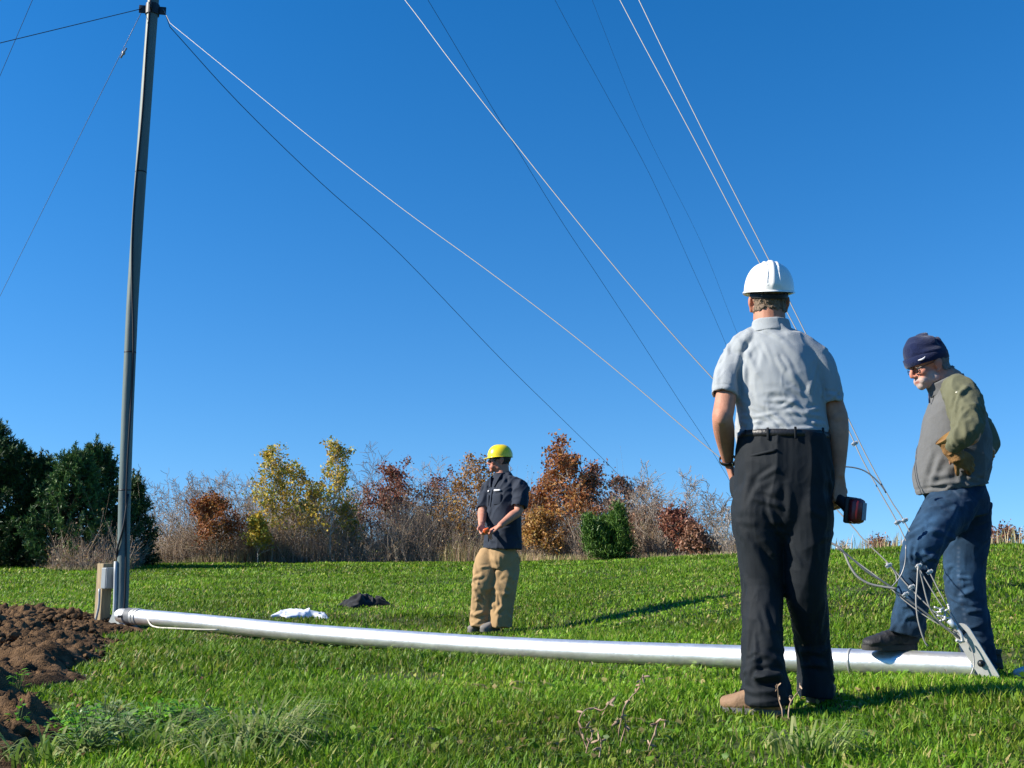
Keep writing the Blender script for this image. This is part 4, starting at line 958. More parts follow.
# ------------------------------------------------------------------ man in grey polo (back to us)
def build_polo_man():
    Y0 = 4.3; k = Y0 / F_PX * 1.02; hd = math.radians(17); F = A(math.sin(hd), math.cos(hd), 0); Rv = A(math.cos(hd), -math.sin(hd), 0)
    P = lambda px, py, d=0: at(px, py, Y0 + d - (px - 781) * k * math.tan(hd) * .9)
    g = A(*at(780, 712, Y0)[:2], gz(*at(780, 712, Y0)[:2]))
    o = empty('person', g, 'man seen from behind in white hard hat, grey polo shirt and black trousers', 'person')
    zf = g[2]
    # --- skeleton points
    Hc = P(768.5, 303, .02); head = Head(Hc, nrm(A(.12, 1, .10)), (0.02, -.06, 1), .96)
    neck = P(770, 330)
    LS, LE, LW = P(732.5, 356, -.02), P(722.5, 418, -.13), P(728, 463, .06)
    RS, RE, RW = P(818, 357), P(837.5, 418, .02), P(839, 477, .03)
    LH, RH = P(762, 492), P(806, 490)
    LK, RK = P(764, 592, -.02), P(806, 592, .02)
    LA, RA = at(767, 690, 4.24), at(815, 684, 4.40)
    lt, lh = at(722, 709, 4.30), at(783, 711, 4.16)
    lt[2] = lh[2] = gz(lh[0], lh[1]) + .012; rt, rh = at(828, 700, 4.62), at(812, 706, 4.40); rt[2] = rh[2] = gz(rh[0], rh[1]) + .012
    b = MB(); head.add(b)
    b.loft([head.w(0, -.022, -.015), head.w(0, -.026, -.07), neck + F * .0, P(773, 343)], [(.064, .068), (.068, .070), (.070, .070), (.10, .08)], Rv, 20, 4)
    b.loft([P(774, 340), P(776, 352), P(778, 385), P(781, 430), P(783, 470), P(784, 505)], [(.09, .07), (.145, .085), (.155, .09), (.145, .09), (.15, .10), (.14, .10)], Rv, 24, 3)
    for S_, E_, W_, sd in ((LS, LE, LW, -1), (RS, RE, RW, 1)):
        m1 = S_ + (E_ - S_) * .5; m2 = E_ + (W_ - E_) * .3
        b.loft([S_ - Rv * sd * .05, S_, m1, E_ + (S_ - E_) * .12, E_, m2, E_ + (W_ - E_) * .75, W_], [(.040, .045), (.040, .044), (.039, .043), (.042, .044), (.041, .043), (.042, .044), (.031, .031), (.0285, .0215)], F, 18, 4)
    b.ell(LE - F * .022, (.030, .026, .036)); b.ell(RE - F * .020, (.028, .026, .036))
    for H_, K_, A_ in ((LH, LK, LA), (RH, RK, RA)): b.loft([H_ + A(0, 0, .05), H_ - A(0, 0, .1), K_, (K_ + A_) / 2, A_], [.085, .080, .055, .05, .035], Rv, 16, 3)
    for t_, h_ in ((lt, lh), (rt, rh)): b.loft([h_ + A(0, 0, .05), h_ * .4 + t_ * .6 + A(0, 0, .035), t_ * .9 + h_ * .1 + A(0, 0, .028)], [(.034, .036), (.036, .024), (.026, .016)], np.cross(A(0, 0, 1), nrm(t_ - h_)), 12, 3)
    # left hand dives into the pocket, thumb side forward
    hand(b, LW, nrm(P(735, 490, .09) - LW), Rv + .2 * F, F, (18, 22, 18), .95)
    # right hand hangs, closed round the drill grip, palm turned to the leg
    RD = nrm(A(.02, .04, -1)); hand(b, RW, RD, nrm(-Rv * .8 + .6 * F), nrm(F + .5 * Rv), ((52, 70, 50), (58, 72, 50), (60, 74, 50), (62, 74, 50)), 1.06, 1, 45, 50)
    bo = finish_body(b, .0045, 4, head, (.42, .195, .125), o)
    hair_part(bo.data, head, lambda q: (q[:, 2] > -.040 + .024 * np.clip(np.abs(q[:, 0]) / .07, 0, 1) ** 2 * -1 + .012 * vnoise(q * 90, 2)) & (q[:, 1] < -.035 + .2 * (q[:, 2] > .03)) & (q[:, 2] < .13) & (np.abs(q[:, 0]) < .0755), .006, mat('brown_hair', (.11, .072, .045), .6, .35, vcol2=(.26, .19, .13), vscale=70, bump=.9, bscale=260, stretch=(1, 1, .35)), 'hair', o)
    white = mat('white_plastic', (.80, .80, .76), .32, .5, coat=.3, var=.03, vscale=10)
    hat_h = Head(Hc + A(0, 0, .012), nrm(A(.10, 1, .2)), (0.01, -.24, 1), .95)
    hard_hat(hat_h, white, o)
    # --- shirt
    polo = mat('grey_pique', (.30, .325, .34), .85, .2, var=.05, vscale=14, sheen=.15, bump=.25, bscale=420)
    s = MB()
    s.loft([P(771, 327), P(771.5, 331), P(772, 338), P(774, 346), P(776, 358), P(778, 376), P(780, 398), P(782, 418), P(783.5, 432), P(783.5, 441)],
           [(.070, .070), (.080, .078), (.115, .088), (.148, .102), (.172, .118), (.186, .130), (.186, .136), (.182, .140), (.184, .148), (.182, .146)], Rv, 40, 4, expo=2.15)
    for q in (-1, 1):      # shoulder yokes sloping to the sleeves
        T = LS if q < 0 else RS; s.loft([P(771 + 12 * q, 336), (P(771 + 12 * q, 336) + T) / 2 + A(0, 0, .010), T + A(0, 0, -.010)], [(.055, .045), (.065, .050), (.060, .058)], F, 20, 4)
    sleeve(s, [P(745, 356), P(734, 361, -.025), P(727.5, 379, -.06), P(724.5, 396, -.09)], [(.062, .060), (.064, .062), (.062, .059), (.062, .057)], F)
    sleeve(s, [P(808, 356), P(818, 362), P(828, 381), P(833, 403)], [(.060, .058), (.062, .058), (.056, .052), (.054, .046)], F)
    # belly side of the shirt blousing over the belt at the left
    s.loft([P(748, 405, .05), P(747, 432, .07), P(749, 447, .08)], [(.045, .09), (.055, .10), (.045, .09)], Rv, 18, 3)
    me = remesh(s, .0052, 7); zb = P(780, 440)[2]
    mb_ = lambda V: np.clip((V[:, 2] - zb) / .05, 0, 1)
    lowm = lambda V: np.clip(1 - (V[:, 2] - zb) / .26, 0, 1); him = lambda V: np.clip((V[:, 2] - zb - .12) / .12, 0, 1)
    folds(me, [(Rv * .55 + A(0, 0, -.84), 10, .0075, 5, 3, lambda V: .5 + him(V)), (Rv * .9 + A(0, 0, -.30), 26, .0075, 4, 4, lowm), (Rv * -.45 + A(0, 0, -.9), 15, .008, 5, 14, lambda V: np.clip(-(V - P(770, 390)) @ Rv * 8, 0, 1)), (A(0, 0, 1), 30, .0022, 2, 7)],
          [(P(757, 338, -.12), P(748, 372, -.12), .008, .012), (P(745, 345, -.1), P(738, 385, -.09), -.007, .010), (P(772, 346, -.13), P(818, 410, -.14), .008, .016), (P(792, 346, -.13), P(822, 400, -.12), -.007, .013), (P(815, 372, -.12), P(812, 425, -.12), -.007, .012),
           (P(768, 395, -.14), P(800, 428, -.15), .006, .010), (P(785, 380, -.14), P(822, 412, -.12), .006, .011), (P(762, 410, -.14), P(790, 436, -.15), -.006, .009), (P(757, 392, -.14), P(780, 402, -.15), .006, .008), (P(758, 418, -.14), P(782, 424, -.15), .006, .008), (P(720, 372, -.06), P(735, 388, -.07), .007, .010)])
    bk = lambda V, N: (N[:, 1] < -.2) & (V[:, 2] < zb + .20) & (V[:, 2] > zb + .01)
    folds(me, [], rand_creases(me, 46, bk, Rv + A(0, 0, -.25), .085, .0042, .0075, 15, .35) + rand_creases(me, 16, lambda V, N: (N[:, 1] < -.1) & (V[:, 2] > zb + .18), Rv * .5 + A(0, 0, -.8), .12, .0048, .010, 6, .3) + rand_creases(me, 12, lambda V, N: ((V - P(728, 380, -.05)) @ Rv < .03) & (V[:, 2] > zb + .15), F * -.6 + A(0, 0, -.6), .06, .0045, .008, 7, .5))
    groove(me, [(P(724.8, 391.5, -.085), P(725, 398, -.095) - P(726.5, 384, -.07), .09, .0022, .0035), (P(832.5, 398), P(833.2, 405) - P(829, 386), .085, .0022, .0035)])
    sh = link('polo_shirt', me, polo, o)
    c = MB(); r0 = [P(771, 333.5), P(770.8, 328), P(770.4, 321)]
    c.loft(r0 + [P(770.4, 320.5), P(770.6, 327), P(771, 332)], [(.088, .086), (.083, .081), (.077, .076), (.072, .071), (.075, .074), (.075, .074)], Rv, 40, 1)
    mc = remesh(c, .0045, 4); folds(mc, [(A(0, 0, 1), 20, .003, 1, 5)]); link('collar', mc, polo, sh)
    for pts, rr in (([P(741, 352), P(724.8, 391), P(724.5, 396.5)], (.0645, .0605)), ([P(816, 350), P(834.2, 397), P(834.6, 403.5)], (.0555, .0495))):
        c = MB(); t_ = nrm(pts[2] - pts[1]); c.loft([pts[2] - t_ * .026, pts[2] - t_ * .022, pts[2] - t_ * .004, pts[2]], [(rr[0] - .004, rr[1] - .004), rr, rr, (rr[0] - .004, rr[1] - .004)], F, 28, 1, cap=False)
        #c.build('cuff', polo, sh)
    # --- trousers
    tro = mat('black_twill', (.0055, .0088, .0125), .75, .25, var=.12, vscale=10, sheen=.02, bump=.2, bscale=350)
    t = MB()
    t.loft([P(783.5, 434), P(783.5, 440), P(783.5, 455), P(783.5, 475), P(783, 500), P(783, 522), P(783, 545)], [(.181, .150), (.185, .153), (.192, .158), (.197, .160), (.190, .154), (.165, .135), (.08, .07)], Rv, 40, 4, expo=2.2)
    t.loft([P(764, 490), P(758.5, 515, -.01), P(761, 550, -.01), P(762.5, 590, -.015), at(762.5, 635, 4.25), at(764, 665, 4.23), at(766.5, 684, 4.225), at(767.5, 696, 4.225), at(768, 703, 4.225)],
           [(.110, .142), (.108, .142), (.096, .114), (.084, .096), (.081, .094), (.084, .100), (.092, .108), (.096, .113), (.098, .114)], Rv, 28, 4, expo=2.1)
    t.loft([P(802, 490), P(806, 515), P(806.5, 550), P(806, 590, .02), at(812, 635, 4.38), at(814.5, 660, 4.40), at(815, 678, 4.41), at(815, 696, 4.41)],
           [(.110, .142), (.106, .140), (.096, .114), (.086, .097), (.072, .092), (.073, .095), (.075, .100), (.074, .100)], Rv, 28, 4, expo=2.1)
    t.loft([P(736, 478, .06), P(738, 492, .05), P(742, 506, .03)], [(.022, .05), (.030, .055), (.02, .05)], Rv, 14, 3)
    me = remesh(t, .0056, 6)
    zk = P(760, 590)[2]; za = at(766, 690, 4.23)[2]
    shin = lambda V: np.clip((zk - V[:, 2]) / .3, 0, 1)
    folds(me, [(Rv * .5 + A(0, 0, -.86), 9, .012, 5, 2, lambda V: 1 - .5 * shin(V)), (Rv * .95 + A(0, 0, .25), 13, .010, 4, 6, shin), (A(0, 0, 1), 8, .010, 6, 8), (A(0, 0, 1), 40, .002, 2, 9)],
          [(P(742, 520, -.12), P(782, 578, -.10), -.012, .016), (P(768, 505, -.15), P(782, 540, -.1), .008, .011), (P(748, 484, -.15), P(778, 468, -.16), .007, .010), (P(752, 497, -.15), P(783, 507, -.15), .008, .011), (P(783, 478, -.17), P(783, 520, -.15), -.008, .014),
           (at(746, 678, 4.13), at(786, 674, 4.13), .018, .013), (at(748, 686, 4.12), at(786, 684, 4.12), -.014, .012), (at(749, 605, 4.16), at(756, 675, 4.14), .012, .014), (at(800, 660, 4.3), at(832, 668, 4.3), .012, .014)])
    folds(me, [], rand_creases(me, 26, lambda V, N: (N[:, 1] < .2) & (V[:, 2] < za + .16), Rv + A(0, 0, .1), .10, .0055, .010, 3, .3) + rand_creases(me, 18, lambda V, N: (N[:, 1] < .2) & (V[:, 2] > zk - .05) & (V[:, 2] < zk + .45), Rv * .5 + A(0, 0, -.6), .13, .004, .012, 4, .4) + rand_creases(me, 10, lambda V, N: (N[:, 1] < .2) & (V[:, 2] < zk - .02) & (V[:, 2] > za + .1), A(0, 0, 1), .16, .006, .012, 8, .25))
    tr = link('trousers', me, tro, o)
    bl = mat('black_leather', (.010, .010, .011), .42, .5, bump=.2, bscale=150)
    c = MB(); c.loft([P(783.5, 440.5), P(783.5, 439.5), P(783.5, 434), P(783.5, 433)], [(.184, .150), (.191, .157), (.190, .156), (.183, .149)], Rv, 48, 1, expo=2.2, cap=False)
    be = c.build('belt', bl, o)
    for px in (770.5, 749, 796, 821):
        c = MB(); x = (px - 783.5) * k / math.cos(hd) ; a_ = math.asin(max(-.98, min(.98, x / .20))); q = P(783.5, 437) + Rv * .190 * math.sin(a_) - F * .158 * math.cos(a_)
        nr = nrm(Rv * math.sin(a_) - F * math.cos(a_)); c.box(q + nr * .002, (.010, .006, .050), [np.cross(nr, A(0, 0, 1)), nr, A(0, 0, 1)], .002); c.build('belt_loop', tro, tr)
    c = MB(); q0, q1 = P(749, 458.5), P(781, 452.5)
    def onback(px, py, e=.003):
        base = P(783.5, py); x = (px - 783.5) * k * 1.0 / math.cos(hd); x = max(-.185, min(.185, x)); a_ = math.asin(x / .200); return base + Rv * .1985 * math.sin(a_) - F * (.160 + e) * math.cos(a_)
    c.loft([onback(x, np.interp(x, [749, 781], [459, 453])) for x in np.linspace(749, 779, 9)], [(.006, .0045)] * 9, A(0, 0, 1), 8, 1); c.build('pocket_welt', tro, tr)
    # --- shoes
    tan = mat('tan_leather', (.27, .165, .095), .7, .3, vcol2=(.19, .115, .065), vscale=14, bump=.3, bscale=120); rub = mat('grey_rubber', (.11, .11, .105), .7, .3, var=.2, vscale=30)
    for t_, h_ in ((lt, lh), (rt, rh)):
        s_ = MB(); shoe(s_, t_, h_, .050); me = remesh(s_, .005, 5); folds(me, [(A(0, 0, 1), 30, .004, 1, 3)]); so = link('shoe', me, tan, o)
        s_ = MB(); sole(s_, t_, h_, .052); s_.build('sole', rub, so, smooth=False)
        ax = nrm((t_ - h_) * A(1, 1, 0)); sd = np.cross(A(0, 0, 1), ax); L = np.linalg.norm((t_ - h_)[:2])
        s_ = MB()
        for f_ in (.52, .60, .68, .76):
            zt = np.interp(f_, [.5, .8], [.104, .078]); s_.loft([h_ + ax * L * f_ + sd * x + A(0, 0, zt - 1.1 * abs(x) ** 1.2 * 2.0) for x in np.linspace(-.032, .032, 7)], [.0035] * 7, ax, 6, 1)
        s_.build('laces', mat('dark_lace', (.05, .04, .03), .8, .2), so)
    # --- wrist watch
    ax = nrm(LW - LE); q = LW - ax * .018; th = np.linspace(0, 2 * math.pi, 33); a = nrm(F - ax * np.dot(F, ax)); bb = np.cross(ax, a)
    c = MB(); c.loft([q + a * .031 * math.cos(t_) + bb * .034 * math.sin(t_) for t_ in th], [(.010, .0028)] * 33, ax, 8, 1, cap=False); wo = c.build('wrist_watch', bl, o)
    nr = nrm(Rv * .55 - F * .8); nr = nrm(nr - ax * np.dot(nr, ax)); c = MB(); c.box(q + nr * .036, (.022, .017, .007), [ax, np.cross(nr, ax), nr], .002); c.build('buckle', mat('polished_steel', (.62, .60, .56), .25, .5, metal=.9), wo)
    # --- cordless drill, held by the grip, battery toward us
    root = empty('cordless_drill', RW, 'red and black cordless drill held in the right hand of the man in grey polo', 'drill')
    blk = mat('black_grip', (.012, .012, .013), .55, .4); red = mat('red_plastic', (.13, .008, .010), .4, .5, coat=.1, var=.1, vscale=30); lab = mat('grey_label', (.17, .24, .33), .45, .4)
    gp = RW + RD * .090 - Rv * .030
    bc = at(858, 511, (gp[1] - .095)); ga = nrm((bc - gp) * A(1, 1, .25)); up = nrm(A(.06, 0, 1) - ga * np.dot(A(.06, 0, 1), ga)); sd = np.cross(ga, up)
    c = MB(); c.loft([gp - ga * .10, gp - ga * .03, gp + ga * .03, bc - ga * .03], [(.024, .017), (.021, .017), (.022, .018), (.030, .022)], up, 16, 3); c.build('grip', blk, root)
    c = MB(); c.box(bc - ga * .005, (.050, .070, .104), [ga, sd, up], .021); bt = c.build('battery', red, root, autos=60)
    c = MB(); c.box(bc - ga * .034, (.022, .074, .108), [ga, sd, up], .008); c.build('battery_clip', blk, bt, autos=60)
    c = MB(); c.box(bc + ga * .0212 - sd * .012, (.002, .026, .070), [ga, sd, up], 0); c.build('label_plate', lab, bt, smooth=False)
    mb2 = gp - ga * .115; fw = nrm(up * -1 + .1 * ga); c = MB(); c.loft([mb2 + fw * -.075, mb2 + fw * -.06, mb2 + fw * .05, mb2 + fw * .085], [.022, .034, .034, .026], ga, 20, 3); c.build('motor_housing', red, root)
    c = MB(); c.loft([mb2 + fw * .08, mb2 + fw * .10, mb2 + fw * .135], [.022, .021, .012], ga, 16, 2); c.build('chuck', blk, root)
    return o
# ------------------------------------------------------------------ man in navy shirt and yellow helmet
def glass_mat():
    m = mat('lens_glass', (.9, .92, .93), .03, .5); m.node_tree.nodes['Principled BSDF'].inputs['Transmission Weight'].default_value = 1; m.node_tree.nodes['Principled BSDF'].inputs['IOR'].default_value = 1.05; return m
def build_navy_man():
    Y0 = 10.15; k = Y0 / F_PX; F = nrm(A(-.88, -.47, 0)); Rv = nrm(np.cross(F, A(0, 0, 1)))     # his right is at our left
    def P(px, py, d=0): return at(px, py, Y0 + d)
    g = A(*P(493, 630)[:2], gz(*P(493, 630)[:2])); o = empty('person', g, 'man in yellow hard hat, navy short sleeved shirt and khaki trousers standing beyond the mast', 'person')
    Hc = P(499.5, 460.5); head = Head(Hc, nrm(A(-.985, -.17, -.02)), (0, 0, 1), 1.0)
    # torso axis from neck to hips; body turned, leaning back slightly
    t = lambda py, d=0: P(np.interp(py, [470, 490, 520, 550], [503, 504, 503.5, 502.5]), py, d)
    RS, LS = P(491, 486, -.10 + .22), P(519, 486, -.12)
    # his right shoulder is farther and at our left; left shoulder is nearer and at our right
    RE, RW = P(482.5, 511, .04), P(481.5, 524.5, -.20)
    LE, LW = P(518.5, 511, -.22), P(499.5, 526, -.32)
    b = MB(); head.add(b)
    b.loft([head.w(0, -.022, -.02), head.w(0, -.028, -.08), P(502, 476), t(484)], [(.060, .066), (.062, .066), (.070, .072), (.12, .09)], Rv, 20, 4)
    b.loft([t(482), t(488), t(500), t(520), t(545), t(560)], [(.09, .07), (.15, .09), (.155, .10), (.150, .105), (.130, .095), (.10, .08)], Rv, 24, 3)
    for S_, E_, W_, sd in ((RS, RE, RW, 1), (LS, LE, LW, -1)):
        b.loft([S_ - Rv * sd * .05, S_, (S_ + E_) / 2, E_, E_ + (W_ - E_) * .3, E_ + (W_ - E_) * .75, W_], [.058, .055, .050, .045, .046, .036, .030], A(0, 0, 1) + .1 * F, 18, 4)
    RK, LK = P(481.5, 587, -.08), P(505, 587, -.04); RA, LA = P(480.5, 620, .02), P(501, 621, -.08)
    for H_, K_, A_ in ((P(489, 552), RK, RA), (P(509, 552), LK, LA)): b.loft([H_ + A(0, 0, .02), H_, K_, A_], [.05, .065, .05, .035], Rv, 16, 3)
    hand(b, RW, nrm(P(484, 536, -.27) - RW), nrm(-Rv + .1 * F), nrm(F * .6 + A(0, 0, .7)), (35, 40, 25), 1.0, 4)
    hand(b, LW, nrm(P(488.5, 533, -.30) - LW), nrm(A(.0, .5, -.8)), nrm(A(-.1, -.2, .9)), (30, 38, 25), 1.0, 4)
    bo = finish_body(b, .006, 4, head, (.46, .21, .14), o)
    hair_part(bo.data, head, lambda q: (q[:, 2] > -.045 + .012 * vnoise(q * 90, 2)) & (q[:, 1] < -.012 + .3 * (q[:, 2] > .04)) & (q[:, 2] < .13) & (np.abs(q[:, 0]) < .0755), .006, mat('dark_hair', (.030, .022, .018), .6, .35, var=.3, vscale=60), 'hair', o)
    yel = mat('yellow_plastic', (.82, .62, .010), .30, .5, coat=.3, var=.03, vscale=10)
    hh = Head(Hc, nrm(A(-.985, -.17, -.03)), (.02, 0, 1), .90); hard_hat(hh, yel, o, ridges=1)
    gl = MB(); q0 = [head.w(x, .098 - .9 * abs(x) ** 1.6 * 4, .004) for x in np.linspace(-.068, .068, 13)]; gl.loft(q0, [(.017, .002)] * 13, head.M[2], 8, 1)
    for s_ in (-1, 1): gl.tube([head.w(s_ * .070, .060, .008), head.w(s_ * .081, -.005, .012)], .0025, 6)
    gl.build('glasses', mat('dark_lens', (.02, .02, .022), .15, .5), o)
    nav = mat('navy_cotton', (.012, .019, .034), .8, .25, var=.10, vscale=12, sheen=.08)
    s = MB()
    s.loft([P(501.5, 475.5), t(479), t(484), t(492), t(508), t(525), t(540), t(549)], [(.080, .080), (.115, .095), (.165, .115), (.195, .135), (.200, .150), (.202, .160), (.212, .168), (.220, .176)], Rv, 40, 4, expo=2.2)
    for T, sd in ((RS, 1), (LS, -1)): s.loft([t(480) + Rv * sd * .07, T], [(.06, .06), (.075, .075)], A(0, 0, 1), 18, 1)
    sleeve(s, [LS + Rv * .04 + A(0, 0, .0), P(520.5, 488, -.15), P(520.5, 498, -.2), P(519, 507, -.22)], [.075, .080, .076, .078], F)
    sleeve(s, [RS - Rv * .04, P(489, 489, .14), P(485.5, 499, .1), P(483.5, 509.5, .06)], [.075, .080, .074, .074], F)
    me = remesh(s, .009, 5); hz = t(549)[2]
    folds(me, [(A(0, 0, 1), 8, .013, 4, 3), (Rv * .6 + A(0, 0, -.8), 11, .010, 4, 5), (F + A(0, 0, -.4), 14, .008, 3, 6)], [(t(495, -.12), t(540, -.14), -.01, .012)])
    folds(me, [], rand_creases(me, 24, lambda V, N: (N[:, 1] < .1), A(.4, 0, -.8), .13, .009, .013, 5, .45))
    sh = link('shirt', me, nav, o)
    # open collar, placket and the two pocket tags
    def front(sx, py, e=.004):   # point on the shirt front: sx across (his right +)
        c = t(py); a_ = np.interp(py, [484, 492, 508, 540], [.165, .195, .200, .205]); b_ = np.interp(py, [484, 492, 508, 540], [.115, .135, .150, .160]); x = sx / a_
        return c + Rv * sx + F * (b_ * (1 - abs(x) ** 2.2) ** (1 / 2.2) + e)
    for sd in (-1, 1):
        c = MB(); c.prism([P(501.5, 474) + Rv * sd * .075 + F * .03, P(501.5, 478) + Rv * sd * .10 + F * .07, front(sd * .055, 488, .012), front(sd * .018, 486, .012), P(501, 476.5) + Rv * sd * .045 + F * .085], F * .008)
        c.build('collar_flap', nav, sh, smooth=False)
    c = MB(); c.loft([P(501.5, 478.5), P(501.8, 473.5)], [(.088, .088), (.080, .080)], Rv, 30, 1, cap=False); c.build('collar_band', nav, sh)
    c = MB(); c.loft([front(.0, y_, .006) for y_ in np.linspace(490, 546, 14)], [(.016, .004)] * 14, Rv, 8, 1); c.build('placket', nav, sh)
    wt = mat('white_stitch', (.62, .62, .64), .8, .2)
    for sx in (-.095, .095):
        c = MB(); c.loft([front(sx + x, 491.0, .010) for x in np.linspace(-.040, .040, 7)], [(.0085, .003)] * 7, A(0, 0, 1), 8, 1); c.build('pocket_tag', wt, sh)
        c = MB(); c.loft([front(sx + x, 500, .004) for x in np.linspace(-.055, .055, 7)], [(.055, .005)] * 7, A(0, 0, 1), 10, 1); c.build('chest_pocket', nav, sh)
    # bare chest in the open neck
    kh = mat('khaki_canvas', (.33, .215, .105), .85, .2, var=.10, vscale=9, sheen=.05, bump=.2, bscale=200)
    q = MB(); q.loft([t(545), P(501.5, 552), P(500, 560), P(499, 568)], [(.150, .115), (.165, .13), (.180, .135), (.16, .12)], Rv, 32, 3, expo=2.2)
    q.loft([P(490, 553, .03), P(486, 566, -.02), P(483.5, 585, -.05), P(482, 603, -.02), P(481.2, 618, 0), P(481, 626, 0)], [(.085, .10), (.105, .12), (.100, .115), (.095, .110), (.097, .108), (.097, .108)], Rv, 26, 4)
    q.loft([P(509, 553, 0), P(508, 566, -.03), P(505.5, 585, -.06), P(502.5, 603, -.06), P(500.8, 619, -.07), P(500.5, 627, -.07)], [(.088, .10), (.108, .12), (.106, .118), (.100, .112), (.098, .108), (.098, .108)], Rv, 26, 4)
    me = remesh(q, .009, 4)
    folds(me, [(A(.2, 0, 1), 5, .014, 4, 2), (Rv + A(0, 0, .5), 8, .015, 4, 4), (Rv + A(0, 0, -.7), 12, .010, 3, 14)],
          [(P(472, 578, -.15), P(490, 571, -.2), .018, .022), (P(472, 593, -.12), P(484, 606, -.16), .020, .02), (P(484, 607, -.16), P(488, 590, -.16), .018, .018), (P(472, 616, -.1), P(484, 612, -.1), .020, .02), (P(492, 615, -.18), P(504, 606, -.18), .020, .02), (P(495, 580, -.18), P(505, 574, -.18), .02, .018), (P(494, 592, -.16), P(498, 612, -.18), .02, .02)])
    folds(me, [], rand_creases(me, 30, lambda V, N: (N[:, 1] < .1), A(1, 0, -.5), .11, .007, .014, 5, .5))
    tr = link('trousers', me, kh, o)
    gs = mat('grey_suede', (.17, .16, .15), .85, .2, var=.15, vscale=30)
    for toe, heel, cm in ((P(481.5, 633.5, -.15), P(499, 629, 0), gs), (P(468.5, 627, .0), P(484, 626.5, .08), gs)):
        z0 = gz(heel[0], heel[1]) + .03; toe[2] = heel[2] = z0
        s_ = MB(); shoe(s_, toe, heel, .052); me = remesh(s_, .007, 4); so = link('shoe', me, cm, o); s_ = MB(); sole(s_, toe, heel, .054); s_.build('sole', mat('grey_rubber'), so, smooth=False)
    # the orange thing in his hands
    r = empty('hand_tool', P(486, 530, -.30), 'small bright orange tool held between the hands of the man in navy shirt', 'tool')
    c = MB(); c.box(P(486.3, 530.5, -.33), (.060, .045, .045), [nrm(A(1, .1, .35)), nrm(A(-.1, 1, 0)), nrm(A(-.35, 0, 1))], .012); c.build('tool_body', mat('orange_plastic', (.75, .11, .012), .4, .5), r, autos=60)
    c = MB(); c.tube([P(487, 530, -.33), P(490.5, 526.5, -.33)], .010, 8); c.build('tool_handle', mat('black_grip'), r)
    return o
